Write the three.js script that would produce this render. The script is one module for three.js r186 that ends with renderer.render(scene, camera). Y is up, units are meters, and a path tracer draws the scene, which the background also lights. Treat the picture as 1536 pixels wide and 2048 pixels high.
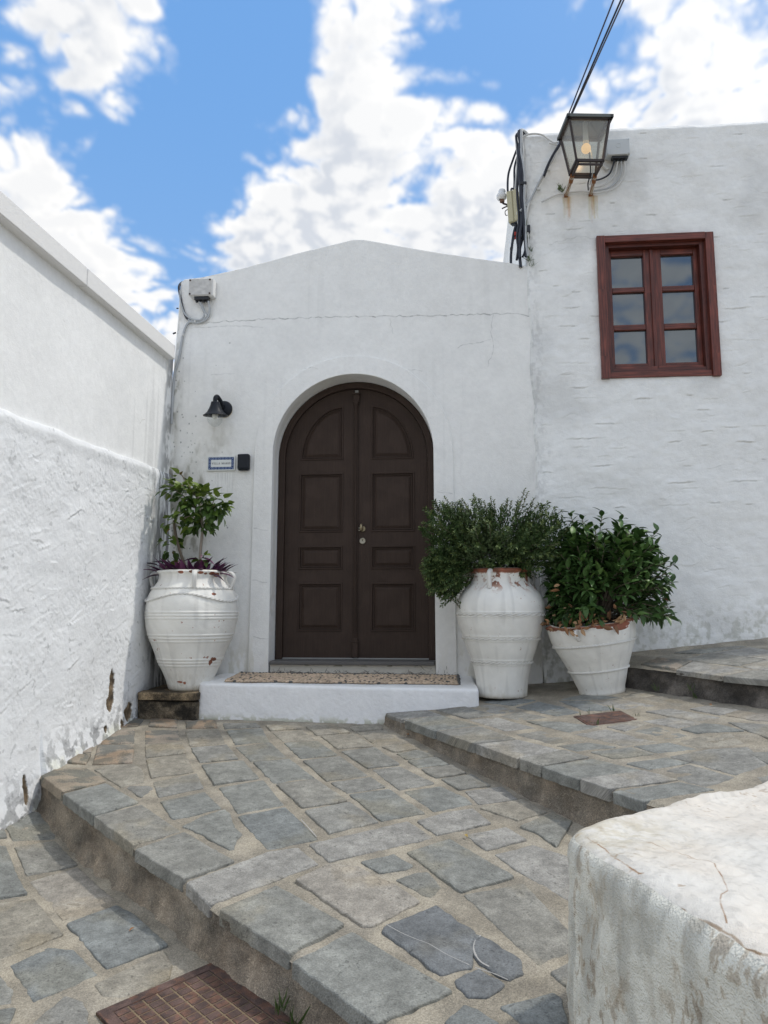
import * as THREE from 'three';
import { mergeGeometries } from 'three/addons/utils/BufferGeometryUtils.js';
import { RoundedBoxGeometry } from 'three/addons/geometries/RoundedBoxGeometry.js';

// ---------------------------------------------------------------- camera, sky, sun, exposure
// metres; the gatehouse front is the plane z = 0, x to the right, z towards the camera
const scene = new THREE.Scene();
const camera = new THREE.PerspectiveCamera(69.4, 0.75, 0.05, 400);
camera.position.set(0, 0.85, 6.3);
camera.rotation.set(THREE.MathUtils.degToRad(7.5), THREE.MathUtils.degToRad(5), 0, 'YXZ');
scene.add(camera);

const renderer = new THREE.WebGLRenderer();
renderer.toneMapping = THREE.LinearToneMapping;
renderer.toneMappingExposure = 0.86;
renderer.shadowMap.enabled = true;

const SUN_DIR = new THREE.Vector3(0.6, 1, -0.13).normalize();
const sun = new THREE.DirectionalLight(new THREE.Color(1, 0.95, 0.87), 2.0);
sun.position.copy(SUN_DIR).multiplyScalar(20);
sun.castShadow = true;
sun.shadow.radius = 3.5;
sun.shadow.mapSize.set(2048, 2048);
Object.assign(sun.shadow.camera, { left: -8, right: 8, top: 8, bottom: -8, near: 1, far: 50 });
scene.add(sun, sun.target);

// ---------------------------------------------------------------- noise
function rng(seed) { let a = seed >>> 0; return () => { a |= 0; a = (a + 0x6d2b79f5) | 0; let t = Math.imul(a ^ (a >>> 15), 1 | a); t = (t + Math.imul(t ^ (t >>> 7), 61 | t)) ^ t; return ((t ^ (t >>> 14)) >>> 0) / 4294967296; }; }
const TAB = new Float32Array(65536); { const r = rng(7); for (let i = 0; i < 65536; i++) TAB[i] = r(); }
const lat = (x, y) => TAB[((x * 73 + 11) ^ (y * 4099 + (x << 7))) & 65535];
function vnoise(x, y) { const ix = Math.floor(x), iy = Math.floor(y); let u = x - ix, v = y - iy; u = u * u * (3 - 2 * u); v = v * v * (3 - 2 * v); const a = lat(ix, iy), b = lat(ix + 1, iy), c = lat(ix, iy + 1), d = lat(ix + 1, iy + 1); return a + (b - a) * u + (c - a) * v + (a - b - c + d) * u * v; }
function fbm(x, y, n = 4, g = 0.5) { let s = 0, a = 1, t = 0; for (let i = 0; i < n; i++) { s += a * vnoise(x, y); t += a; a *= g; const nx = x * 1.6 + y * 1.2 + 17.3; y = y * 1.6 - x * 1.2 + 9.1; x = nx; } return s / t; }
const clamp = (x, a = 0, b = 1) => Math.min(b, Math.max(a, x));
const smooth = (a, b, x) => { const t = clamp((x - a) / (b - a)); return t * t * (3 - 2 * t); };
const mix = (a, b, t) => a + (b - a) * t;
// the same with a period, for tiles
function pnoise(x, y, p) { const ix = Math.floor(x), iy = Math.floor(y); let u = x - ix, v = y - iy; u = u * u * (3 - 2 * u); v = v * v * (3 - 2 * v); const m = (k) => ((k % p) + p) % p; const a = lat(m(ix), m(iy)), b = lat(m(ix + 1), m(iy)), c = lat(m(ix), m(iy + 1)), d = lat(m(ix + 1), m(iy + 1)); return a + (b - a) * u + (c - a) * v + (a - b - c + d) * u * v; }
function pfbm(u, v, p, n = 4, g = 0.55) { let s = 0, a = 1, t = 0; for (let i = 0; i < n; i++) { s += a * pnoise(u * p + i * 0.37, v * p + i * 0.71, p); t += a; a *= g; p *= 2; } return s / t; }

// ---------------------------------------------------------------- sky: blue air and broken cloud, cover added out of view to lighten the shaded walls
{
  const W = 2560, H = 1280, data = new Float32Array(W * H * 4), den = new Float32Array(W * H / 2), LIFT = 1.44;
  // azimuth (right of straight ahead), elevation, radius in degrees, weight: where the larger clouds and gaps stand
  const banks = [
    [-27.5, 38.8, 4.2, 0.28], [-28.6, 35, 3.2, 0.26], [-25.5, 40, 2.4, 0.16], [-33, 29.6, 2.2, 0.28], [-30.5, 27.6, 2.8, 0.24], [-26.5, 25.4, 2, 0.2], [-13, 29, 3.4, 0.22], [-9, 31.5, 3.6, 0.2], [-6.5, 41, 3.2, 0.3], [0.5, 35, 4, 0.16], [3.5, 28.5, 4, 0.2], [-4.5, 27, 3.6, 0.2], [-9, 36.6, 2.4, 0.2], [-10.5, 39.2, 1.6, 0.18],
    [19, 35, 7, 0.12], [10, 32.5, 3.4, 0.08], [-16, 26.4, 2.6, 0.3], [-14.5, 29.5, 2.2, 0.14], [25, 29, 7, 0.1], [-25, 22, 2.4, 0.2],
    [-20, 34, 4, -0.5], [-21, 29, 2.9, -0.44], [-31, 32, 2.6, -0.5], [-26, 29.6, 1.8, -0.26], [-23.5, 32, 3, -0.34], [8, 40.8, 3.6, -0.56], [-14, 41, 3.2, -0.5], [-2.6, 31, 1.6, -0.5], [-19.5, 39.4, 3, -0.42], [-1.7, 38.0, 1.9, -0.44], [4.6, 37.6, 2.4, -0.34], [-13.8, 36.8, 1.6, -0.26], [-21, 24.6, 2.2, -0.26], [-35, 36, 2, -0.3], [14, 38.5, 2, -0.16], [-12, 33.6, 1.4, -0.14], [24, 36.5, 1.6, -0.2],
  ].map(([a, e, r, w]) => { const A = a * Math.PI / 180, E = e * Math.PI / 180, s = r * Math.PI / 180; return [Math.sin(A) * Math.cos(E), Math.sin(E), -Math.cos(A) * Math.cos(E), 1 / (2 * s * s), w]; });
  for (let row = H / 2; row < H; row++) {
    const el = ((row + 0.5) / H - 0.5) * Math.PI, y = Math.sin(el), ce = Math.cos(el), hop = Math.max(1, Math.min(48, Math.floor(1 / ce))), q = 1 / (y + 0.16);
    for (let col = 0; col < W; col += hop) {
      const az = ((col + 0.5) / W - 0.5) * 2 * Math.PI, x = Math.cos(az) * ce, z = Math.sin(az) * ce, px = x * q * 3.1 + 40, pz = z * q * 3.1 + 60;
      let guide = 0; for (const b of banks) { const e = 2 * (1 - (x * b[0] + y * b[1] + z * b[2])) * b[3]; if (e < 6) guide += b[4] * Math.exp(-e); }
      const wx = vnoise(px * 2.2, pz * 2.2) - 0.5, wz = vnoise(px * 2.2 + 31, pz * 2.2 + 7) - 0.5;
      let bil = 0, a = 1, t = 0, fx = px * 5.6 + wx * 0.9, fz = pz * 5.6 + wz * 0.9; for (let i = 0; i < 5; i++) { bil += a * Math.abs(2 * vnoise(fx, fz) - 1); t += a; a *= 0.48; const nx = fx * 1.62 + fz * 1.2 + 17.3; fz = fz * 1.62 - fx * 1.2 + 9.1; fx = nx; }
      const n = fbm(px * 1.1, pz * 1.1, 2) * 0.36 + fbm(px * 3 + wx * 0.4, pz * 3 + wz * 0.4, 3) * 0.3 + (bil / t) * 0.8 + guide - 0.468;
      for (let k = 0; k < hop && col + k < W; k++) den[(row - H / 2) * W + col + k] = n;
    }
  }
  for (let row = 0; row < H; row++) {
    const el = ((row + 0.5) / H - 0.5) * Math.PI, y = Math.sin(el), ce = Math.cos(el), t = Math.pow(1 - Math.max(0, y), 2.4);
    for (let col = 0; col < W; col++) {
      const k = (row * W + col) * 4; data[k + 3] = 1;
      if (row < H / 2) { data[k] = 0.3; data[k + 1] = 0.29; data[k + 2] = 0.27; continue; }
      const az = ((col + 0.5) / W - 0.5) * 2 * Math.PI, cs = clamp(Math.cos(az) * ce * SUN_DIR.x + y * SUN_DIR.y + Math.sin(az) * ce * SUN_DIR.z), glow = Math.pow(cs, 18) * 0.5 + Math.pow(cs, 4) * 0.14;
      const i = row - H / 2, n = den[i * W + col], n2 = den[Math.min(H / 2 - 1, i + 8) * W + (col + Math.round(6 / Math.max(0.2, ce))) % W], n3 = den[Math.min(H / 2 - 1, i + 22) * W + (col + Math.round(15 / Math.max(0.2, ce))) % W];
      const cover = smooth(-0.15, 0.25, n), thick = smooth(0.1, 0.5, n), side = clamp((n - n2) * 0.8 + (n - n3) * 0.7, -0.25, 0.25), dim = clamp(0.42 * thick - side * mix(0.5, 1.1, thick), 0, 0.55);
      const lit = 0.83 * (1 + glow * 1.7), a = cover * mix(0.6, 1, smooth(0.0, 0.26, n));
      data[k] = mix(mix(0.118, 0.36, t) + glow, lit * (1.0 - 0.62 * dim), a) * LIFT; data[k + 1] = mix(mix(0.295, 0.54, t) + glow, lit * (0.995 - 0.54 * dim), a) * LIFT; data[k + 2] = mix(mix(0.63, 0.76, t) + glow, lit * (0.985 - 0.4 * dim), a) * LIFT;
    }
  }
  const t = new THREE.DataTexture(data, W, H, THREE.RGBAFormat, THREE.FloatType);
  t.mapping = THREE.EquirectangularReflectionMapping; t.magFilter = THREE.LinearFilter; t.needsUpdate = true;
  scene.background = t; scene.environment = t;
}

// ---------------------------------------------------------------- object helpers
const used = {};
function numbered(name) { const n = used[name] = (used[name] ?? -1) + 1; return n ? name + '_' + String(n).padStart(3, '0') : name; }
function tag(o, label, category, group, kind) { o.userData.label = label; o.userData.category = category; if (group) o.userData.group = group; if (kind) o.userData.kind = kind; return o; }
function thing(name, label, category, [x, y, z] = [0, 0, 0], turn = 0, group) { const o = new THREE.Group(); o.name = numbered(name); o.position.set(x, y, z); o.rotation.y = turn; scene.add(o); return tag(o, label, category, group); }
function part(name, geo, mat, parent) { const m = new THREE.Mesh(Array.isArray(geo) ? joined(geo) : geo, mat); m.name = parent === scene ? numbered(name) : name; m.castShadow = m.receiveShadow = true; parent.add(m); return m; }
function joined(list) {
  return mergeGeometries(list.map((g) => { const h = g.index ? g.toNonIndexed() : g.clone(); for (const a of Object.keys(h.attributes)) if (!['position', 'normal', 'uv'].includes(a)) h.deleteAttribute(a); return h; }));
}
const V = (x, y, z) => new THREE.Vector3(x, y, z);
function box(w, h, d, x, y, z, r = 0) { const g = r ? new RoundedBoxGeometry(w, h, d, 2, r) : new THREE.BoxGeometry(w, h, d); g.translate(x, y, z); return g; }
function boxUV(g, s = 1) { // uv in metres along each face
  const p = g.attributes.position, n = g.attributes.normal, u = g.attributes.uv;
  for (let i = 0; i < p.count; i++) { const ax = Math.abs(n.getX(i)), ay = Math.abs(n.getY(i)), az = Math.abs(n.getZ(i)); if (ax > ay && ax > az) u.setXY(i, p.getZ(i) * s, p.getY(i) * s); else if (ay > az) u.setXY(i, p.getX(i) * s, p.getZ(i) * s); else u.setXY(i, p.getX(i) * s, p.getY(i) * s); }
  return g;
}
function tube(points, r, seg = 0, sides = 8) { const c = new THREE.CatmullRomCurve3(points.map((p) => V(...p)), false, 'centripetal'); return new THREE.TubeGeometry(c, seg || points.length * 8, r, sides, false); }
function rod(a, b, r, r2 = r, sides = 10) { const A = V(...a), B = V(...b), d = B.clone().sub(A), g = new THREE.CylinderGeometry(r2, r, d.length(), sides); g.applyQuaternion(new THREE.Quaternion().setFromUnitVectors(V(0, 1, 0), d.clone().normalize())); g.translate(...A.add(B).multiplyScalar(0.5).toArray()); return g; }
function gridGeo(us, vs, f, skip) { // f(u, v) -> [x, y, z, s, t]
  const n = us.length, pos = new Float32Array(n * vs.length * 3), uv = new Float32Array(n * vs.length * 2), idx = [];
  vs.forEach((v, j) => us.forEach((u, i) => { const k = j * n + i, p = f(u, v); pos[k * 3] = p[0]; pos[k * 3 + 1] = p[1]; pos[k * 3 + 2] = p[2]; uv[k * 2] = p[3]; uv[k * 2 + 1] = p[4]; }));
  for (let j = 0; j < vs.length - 1; j++) for (let i = 0; i < n - 1; i++) { if (skip && skip((us[i] + us[i + 1]) / 2, (vs[j] + vs[j + 1]) / 2)) continue; const a = j * n + i; idx.push(a, a + 1, a + n + 1, a, a + n + 1, a + n); }
  const g = new THREE.BufferGeometry(); g.setAttribute('position', new THREE.BufferAttribute(pos, 3)); g.setAttribute('uv', new THREE.BufferAttribute(uv, 2)); g.setIndex(idx); g.computeVertexNormals(); return g;
}
function steps(...spans) { const out = []; spans.forEach(([a, b, s], k) => { const n = Math.max(1, Math.round((b - a) / s)); for (let i = k ? 1 : 0; i <= n; i++) out.push(a + (b - a) * i / n); }); return out; }

// ---------------------------------------------------------------- textures and materials
function tex(w, h, fn, srgb = true, wrap = THREE.RepeatWrapping) {
  const d = new Uint8Array(w * h * 4);
  for (let j = 0; j < h; j++) for (let i = 0; i < w; i++) { const c = fn((i + 0.5) / w, (j + 0.5) / h), k = (j * w + i) * 4; if (typeof c === 'number') { const q = clamp(c) * 255; d[k] = d[k + 1] = d[k + 2] = q; } else { d[k] = clamp(c[0], 0, 255); d[k + 1] = clamp(c[1], 0, 255); d[k + 2] = clamp(c[2], 0, 255); } d[k + 3] = 255; }
  const t = new THREE.DataTexture(d, w, h, THREE.RGBAFormat); t.wrapS = t.wrapT = wrap; t.magFilter = THREE.LinearFilter; t.minFilter = THREE.LinearMipmapLinearFilter; t.generateMipmaps = true; if (srgb) t.colorSpace = THREE.SRGBColorSpace; t.needsUpdate = true; return t;
}
// a sheet drawn in metres: base noise from fn(x, y), then strokes by draw(ctx), over x0..x0+w, y0..y0+h
function sheet(W, H, x0, y0, w, h, fn, draw) {
  const c = document.createElement('canvas'); c.width = W; c.height = H; const ctx = c.getContext('2d'), im = ctx.createImageData(W, H);
  for (let j = 0; j < H; j++) for (let i = 0; i < W; i++) { const q = fn(x0 + (i + 0.5) / W * w, y0 + (1 - (j + 0.5) / H) * h), k = (j * W + i) * 4; im.data[k] = q[0]; im.data[k + 1] = q[1]; im.data[k + 2] = q[2]; im.data[k + 3] = 255; }
  ctx.putImageData(im, 0, 0);
  if (draw) { const X = (x) => (x - x0) / w * W, Y = (y) => (1 - (y - y0) / h) * H; draw(ctx, X, Y, W / w); }
  const t = new THREE.CanvasTexture(c); t.colorSpace = THREE.SRGBColorSpace; t.wrapS = t.wrapT = THREE.ClampToEdgeWrapping; t.repeat.set(1 / w, 1 / h); t.offset.set(-x0 / w, -y0 / h); return t;
}
function crackShadeLine(ctx, X, Y, px, pts, width, style, wob = 0.012, seed = 1) {  // jagged line: true cracks, and shade painted along relief marks
  const r = rng(seed); ctx.strokeStyle = style; ctx.lineJoin = 'round';
  for (let i = 0; i < pts.length - 1; i++) {
    const [ax, ay] = pts[i], [bx, by] = pts[i + 1], n = Math.max(2, Math.round(Math.hypot(bx - ax, by - ay) / 0.03)), dx = by - ay, dy = ax - bx, L = Math.hypot(dx, dy);
    let x = ax, y = ay;
    for (let k = 1; k <= n; k++) { const t = k / n, o = k === n ? 0 : (r() - 0.5) * 2 * wob, nx = mix(ax, bx, t) + dx / L * o, ny = mix(ay, by, t) + dy / L * o; ctx.lineWidth = Math.max(0.5, width * px * (0.5 + r())); ctx.globalAlpha = 0.35 + 0.65 * r(); ctx.beginPath(); ctx.moveTo(X(x), Y(y)); ctx.lineTo(X(nx), Y(ny)); ctx.stroke(); x = nx; y = ny; }
  }
  ctx.globalAlpha = 1;
}
const grainBump = tex(512, 512, (u, v) => pfbm(u, v, 16, 5, 0.7) * 0.7 + pnoise(u * 200, v * 200, 200) * 0.3, false);
const bumpAt = (t, size) => { const c = t.clone(); c.repeat.set(1 / size, 1 / size); c.needsUpdate = true; return c; };
const mat = (o) => new THREE.MeshStandardMaterial({ roughness: 0.9, ...o });
const phys = (o) => new THREE.MeshPhysicalMaterial({ roughness: 0.5, ...o });
const lin = (r, g, b) => new THREE.Color().setRGB(r, g, b);
const LANDING_STONES = [
  [[-239, 200], [-212, 226], [-196, 207], [-220, 183], [-238, 188]],
  [[-210, 229], [-178, 259], [-163, 239], [-195, 210]],
  [[-177, 260], [-143, 292], [-127, 275], [-160, 242]],
  [[-140, 297], [-108, 324], [-92, 306], [-125, 276]],
  [[-106, 326], [-91, 343], [-56, 305], [-68, 289], [-80, 294]],
  [[-86, 347], [-54, 374], [-38, 354], [-69, 327]],
  [[-52, 378], [-22, 407], [0, 390], [-35, 358]],
  [[-244, 152], [-233, 151], [-241, 131], [-247, 129]],
  [[-246, 170], [-224, 176], [-231, 155], [-244, 156]],
  [[-251, 86], [-232, 81], [-236, 60], [-252, 56]],
  [[-237, 130], [-215, 127], [-230, 91], [-250, 96]],
  [[-220, 176], [-197, 170], [-212, 133], [-237, 134]],
  [[-214, 186], [-184, 215], [-174, 207], [-178, 196], [-187, 180], [-195, 174], [-209, 176]],
  [[-180, 216], [-165, 231], [-165, 215], [-169, 211], [-180, 213]],
  [[-224, 81], [-201, 84], [-212, 54], [-231, 59]],
  [[-207, 128], [-185, 120], [-199, 87], [-221, 94]],
  [[-193, 159], [-171, 148], [-182, 124], [-205, 132]],
  [[-173, 199], [-152, 186], [-170, 151], [-191, 164]],
  [[-156, 230], [-137, 213], [-149, 189], [-169, 206]],
  [[-136, 261], [-117, 244], [-134, 220], [-153, 236]],
  [[-129, 269], [-117, 277], [-98, 294], [-96, 293], [-98, 281], [-97, 276], [-103, 268], [-111, 250], [-115, 245], [-124, 256]],
  [[-193, 87], [-171, 82], [-179, 61], [-202, 64]],
  [[-174, 132], [-152, 124], [-169, 86], [-191, 94]],
  [[-155, 168], [-133, 159], [-150, 127], [-172, 136]],
  [[-133, 208], [-110, 196], [-129, 162], [-152, 173]],
  [[-107, 250], [-86, 237], [-107, 198], [-129, 212]],
  [[-81, 293], [-61, 279], [-74, 257], [-85, 240], [-106, 254]],
  [[-165, 85], [-139, 79], [-146, 67], [-171, 70]],
  [[-145, 126], [-123, 118], [-138, 81], [-162, 90]],
  [[-124, 163], [-103, 154], [-122, 119], [-143, 132]],
  [[-100, 203], [-78, 192], [-101, 156], [-122, 165]],
  [[-76, 241], [-54, 229], [-77, 195], [-98, 206]],
  [[-57, 273], [-35, 257], [-53, 230], [-74, 245]],
  [[-130, 89], [-108, 83], [-115, 67], [-137, 74]],
  [[-114, 117], [-93, 111], [-107, 86], [-127, 94]],
  [[-94, 156], [-72, 146], [-91, 113], [-113, 120]],
  [[-71, 197], [-48, 186], [-70, 149], [-92, 160]],
  [[-56, 218], [-36, 206], [-46, 189], [-68, 200]],
  [[-34, 256], [-13, 244], [-34, 209], [-55, 219]],
  [[-94, 100], [-71, 91], [-85, 69], [-107, 75]],
  [[-74, 133], [-51, 125], [-68, 95], [-91, 102]],
  [[-50, 173], [-31, 164], [-50, 127], [-71, 138]],
  [[-28, 211], [-9, 198], [-31, 167], [-47, 175]],
  [[-26, 212], [-9, 241], [11, 229], [8, 220], [-6, 202]],
  [[-17, 255], [-7, 272], [19, 256], [11, 237], [-3, 243]],
  [[-68, 88], [-48, 81], [-53, 63], [-75, 75]],
  [[-52, 118], [-34, 111], [-47, 80], [-67, 90]],
  [[-46, 126], [-36, 138], [-22, 130], [-30, 114]],
  [[-35, 140], [-28, 153], [-9, 145], [-21, 131]],
  [[-27, 156], [-20, 170], [-1, 162], [-9, 147]],
  [[-18, 173], [-9, 189], [9, 179], [1, 164]],
  [[-6, 191], [4, 208], [22, 200], [12, 181]],
  [[7, 210], [14, 230], [35, 220], [28, 200]],
  [[14, 235], [32, 251], [48, 239], [37, 221]],
  [[32, 258], [39, 266], [46, 281], [58, 251], [50, 240]],
  [[-64, 286], [-52, 303], [-8, 274], [-21, 255]],
  [[-63, 321], [-52, 333], [-32, 354], [-28, 354], [-12, 335], [-22, 322], [-33, 313], [-39, 307], [-52, 306]],
  [[-39, 302], [-30, 312], [-19, 308], [-16, 304], [-25, 293]],
  [[-23, 317], [-12, 329], [-8, 331], [-4, 323], [-10, 309], [-15, 310]],
  [[-20, 291], [3, 327], [25, 312], [-1, 275]],
  [[6, 271], [15, 287], [34, 274], [26, 260]],
  [[18, 290], [29, 309], [45, 332], [54, 294], [36, 279]],
  [[4, 328], [27, 374], [44, 361], [28, 317]],
  [[-25, 357], [-4, 382], [6, 377], [8, 355], [-6, 337], [-23, 352]],
  [[7, 356], [5, 364], [8, 374], [17, 383], [22, 379], [22, 371], [13, 360]],
  [[0, 384], [4, 392], [10, 392], [16, 385], [8, 377]],
  [[30, 378], [34, 385], [43, 378], [37, 372]],
  [[13, 396], [19, 403], [32, 403], [32, 391], [30, 388]],
  [[-3, 405], [3, 396], [7, 398], [13, 404], [6, 410]],
];
const TERRACE_STONES = [
  [[-47, 57], [-26, 90], [-6, 87], [-20, 59]],
  [[-24, 95], [-2, 131], [19, 127], [-6, 89]],
  [[-1, 134], [20, 172], [39, 169], [19, 130]],
  [[21, 174], [44, 209], [61, 199], [40, 171]],
  [[45, 211], [57, 227], [73, 218], [62, 200]],
  [[58, 228], [73, 252], [94, 246], [74, 220]],
  [[73, 253], [84, 270], [105, 264], [94, 247]],
  [[84, 272], [93, 288], [116, 280], [105, 266]],
  [[-11, 69], [11, 105], [30, 101], [10, 64]],
  [[12, 108], [34, 146], [53, 146], [32, 106]],
  [[39, 156], [58, 186], [77, 185], [55, 151]],
  [[59, 190], [68, 204], [91, 202], [78, 188]],
  [[75, 207], [84, 223], [106, 221], [98, 205]],
  [[88, 233], [96, 246], [118, 240], [110, 228]],
  [[97, 250], [113, 276], [130, 266], [117, 241]],
  [[12, 61], [31, 100], [47, 94], [32, 64]],
  [[33, 106], [46, 124], [65, 121], [48, 95]],
  [[49, 127], [71, 164], [91, 155], [70, 135]],
  [[73, 168], [94, 200], [115, 199], [93, 162]],
  [[99, 203], [107, 220], [129, 218], [119, 201]],
  [[111, 227], [131, 264], [150, 252], [153, 221], [134, 219]],
  [[94, 157], [102, 171], [119, 160], [115, 150]],
  [[105, 172], [119, 196], [133, 192], [123, 164]],
  [[122, 200], [130, 217], [154, 216], [155, 192], [138, 193]],
  [[117, 151], [131, 174], [148, 167], [136, 146]],
  [[132, 177], [138, 188], [163, 191], [156, 174], [148, 168]],
  [[164, 192], [169, 215], [183, 184], [161, 170]],
  [[98, 83], [115, 116], [137, 114], [120, 81]],
  [[125, 127], [138, 149], [145, 162], [162, 158], [142, 125]],
  [[132, 88], [150, 127], [163, 122], [147, 85]],
  [[122, 79], [132, 86], [147, 80], [138, 61]],
  [[152, 130], [163, 152], [178, 143], [164, 126]],
  [[166, 153], [175, 170], [186, 177], [192, 162], [178, 148]],
  [[25, 56], [45, 76], [63, 65], [44, 45]],
  [[46, 84], [60, 101], [80, 96], [64, 71]],
  [[60, 104], [70, 120], [86, 114], [80, 99]],
  [[78, 74], [90, 112], [110, 115], [98, 82]],
  [[80, 69], [98, 79], [120, 79], [101, 56]],
];
const LANE_STONES = [
  [[-255, 217], [-234, 202], [-252, 184], [-257, 189]],
  [[-245, 227], [-227, 246], [-210, 229], [-232, 204], [-250, 214]],
  [[-223, 251], [-202, 274], [-185, 258], [-210, 230]],
  [[-198, 279], [-162, 315], [-145, 298], [-184, 260]],
  [[-159, 318], [-126, 351], [-110, 332], [-134, 308], [-146, 300]],
  [[-237, 261], [-226, 253], [-191, 292], [-208, 302]],
  [[-207, 306], [-185, 297], [-155, 327], [-168, 347], [-179, 345]],
  [[-163, 351], [-141, 373], [-127, 355], [-145, 338], [-156, 337]],
  [[-126, 361], [-119, 368], [-113, 368], [-107, 364], [-101, 354], [-103, 346], [-110, 336], [-117, 347]],
  [[-171, 357], [-163, 357], [-152, 366], [-148, 374], [-158, 377]],
  [[-135, 388], [-132, 369], [-124, 372], [-119, 378], [-115, 388]],
  [[-155, 380], [-145, 376], [-141, 388], [-150, 389]],
  [[-268, 227], [-251, 222], [-231, 244], [-242, 258]],
];
const RAMP_STONES = [
  [[142, 52], [158, 84], [178, 58], [161, 32]],
  [[158, 85], [176, 121], [200, 109], [185, 76], [178, 59]],
  [[176, 124], [203, 161], [219, 134], [199, 112]],
  [[160, 26], [173, 46], [192, 34], [174, 18]],
  [[174, 48], [183, 70], [198, 93], [220, 80], [203, 38], [194, 35]],
  [[199, 96], [201, 110], [219, 133], [241, 101], [221, 81]],
  [[177, 16], [193, 31], [212, 26], [196, 7]],
  [[195, 32], [204, 36], [222, 78], [244, 62], [233, 22], [213, 28]],
  [[198, 5], [213, 23], [233, 18], [224, 4]],
];
// ---------------------------------------------------------------- levels of the lane, the landing, the terrace and the ramp
const laneY = (x, z) => -0.2965 - 0.045 * z + 0.1 * smooth(-1.95, -2.5, x);
const landY = (x, z) => 0.0558 - 0.09 * z;
const terrY = (x, z) => 0.1717 + 0.095 * x - 0.08 * z;
const rampY = (x, z) => 0.327 + 0.106 * x - 0.081 * z;
function along(pts, x, i = 0) { const o = 1 - i; if (x <= pts[0][i]) return pts[0][o]; for (let k = 1; k < pts.length; k++) if (x <= pts[k][i]) return mix(pts[k - 1][o], pts[k][o], (x - pts[k - 1][i]) / (pts[k][i] - pts[k - 1][i])); return pts[pts.length - 1][o]; }
// step edges in plan
const EDGE_LAND = [[-2.52, 1.9], [-2.395, 2.0], [-2.104, 2.283], [-1.781, 2.59], [-1.426, 2.93], [-1.079, 3.25], [-0.917, 3.43], [-0.85, 3.49], [-0.543, 3.74], [-0.222, 4.05], [0.3, 4.55], [2.2, 6.4]];
const EDGE_TERR = [[-0.53, -0.1], [-0.51, 0.62], [-0.171, 1.197], [0.143, 1.726], [0.395, 2.148], [0.591, 2.479], [0.862, 2.934], [1.6, 4.2], [2.4, 5.6]];
const EDGE_RAMP = [[1.02, -0.1], [1.06, 0.03], [1.331, 0.475], [1.573, 0.871], [1.772, 1.19], [1.946, 1.47], [2.5, 2.37], [3.3, 3.6]];

const sandMap = tex(1024, 1024, (u, v) => { const f = pfbm(u, v, 6, 4), g = pnoise(u * 340, v * 340, 340), h = pnoise(u * 150, v * 150, 150); let s = 0.8 + 0.36 * (f - 0.5) + 0.22 * (g - 0.5) + 0.16 * (h - 0.5); if (g > 0.93) s *= 0.75; const w = pfbm(u + 0.3, v + 0.1, 5, 3); return [187 * s, mix(177, 179, w) * s, mix(157, 164, w) * s]; });
const sandBump = tex(1024, 1024, (u, v) => pfbm(u, v, 40, 4, 0.75) * 0.6 + pnoise(u * 300, v * 300, 300) * 0.4, false);
const sandMat = mat({ map: sandMap, bumpMap: sandBump, bumpScale: 0.0028, roughness: 0.96 });
const concMap = tex(1024, 1024, (u, v) => { const f = pfbm(u, v, 5, 5), g = pnoise(u * 260, v * 260, 260), w = pfbm(u + 0.4, v + 0.2, 4, 4), d = smooth(0.56, 0.72, pfbm(u + 0.1, v + 0.7, 7, 4)); const ag = smooth(0.74, 0.84, pnoise(u * 120 + 3, v * 120, 120)); let s = 0.79 + 0.5 * (f - 0.5) + 0.3 * (g - 0.5) + 0.12 * ag; s *= 1 - 0.14 * d; return [mix(168, 184, w) * s, mix(160, 165, w) * s, mix(146, 142, w) * s]; });
const concMat = mat({ map: concMap, bumpMap: sandBump, bumpScale: 0.006, roughness: 0.97 });
const curbMap = tex(512, 512, (u, v) => { const f = pfbm(u, v, 5, 5), g = pnoise(u * 200, v * 200, 200), d = smooth(0.5, 0.65, pfbm(u + 0.3, v + 0.1, 6, 4)); const s = (0.72 + 0.8 * (f - 0.5) + 0.3 * (g - 0.5)) * (1 - 0.22 * d); return [130 * s, 123 * s, 115 * s]; });
const curbMat = mat({ map: curbMap, bumpMap: sandBump, bumpScale: 0.008, roughness: 0.97 });

// slate: mottled, faint cleavage bands, pits
const slateTex = tex(1024, 1024, (u, v) => {
  const f = pfbm(u, v, 5, 5, 0.6), b = pfbm(u + 0.2 * f, v * 3 % 1, 6, 3), g = pnoise(u * 256, v * 256, 256), m = pfbm(u + 0.5, v + 0.3, 12, 4), pit = smooth(0.8, 0.9, pnoise(u * 90, v * 90, 90)) * smooth(0.45, 0.6, m);
  const q = pfbm(u + 0.15, v + 0.6, 28, 4, 0.7), fl = smooth(0.53, 0.6, pfbm(u + 0.35, v + 0.45, 7, 5, 0.62)); let s = 0.94 + 0.16 * (f - 0.5) + 0.06 * (b - 0.5) + 0.2 * (g - 0.5) + 0.16 * (m - 0.5) + 0.34 * (q - 0.5) + 0.05 * fl; s *= 1 - 0.2 * pit;
  const warm = smooth(0.5, 0.75, pfbm(u + 0.7, v + 0.9, 4, 4)) * 0.5;
  return [clamp(s * (1 + 0.05 * warm), 0, 1.2) * 212, s * 212, s * (1 - 0.09 * warm) * 212];
});
const slateBump = tex(1024, 1024, (u, v) => { const f = pfbm(u, v, 9, 5, 0.62), c = pfbm(u, v, 4, 3), l = Math.floor(c * 9) / 9; return 0.42 * f + 0.38 * l + 0.2 * pnoise(u * 220, v * 220, 220); }, false);
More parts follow.
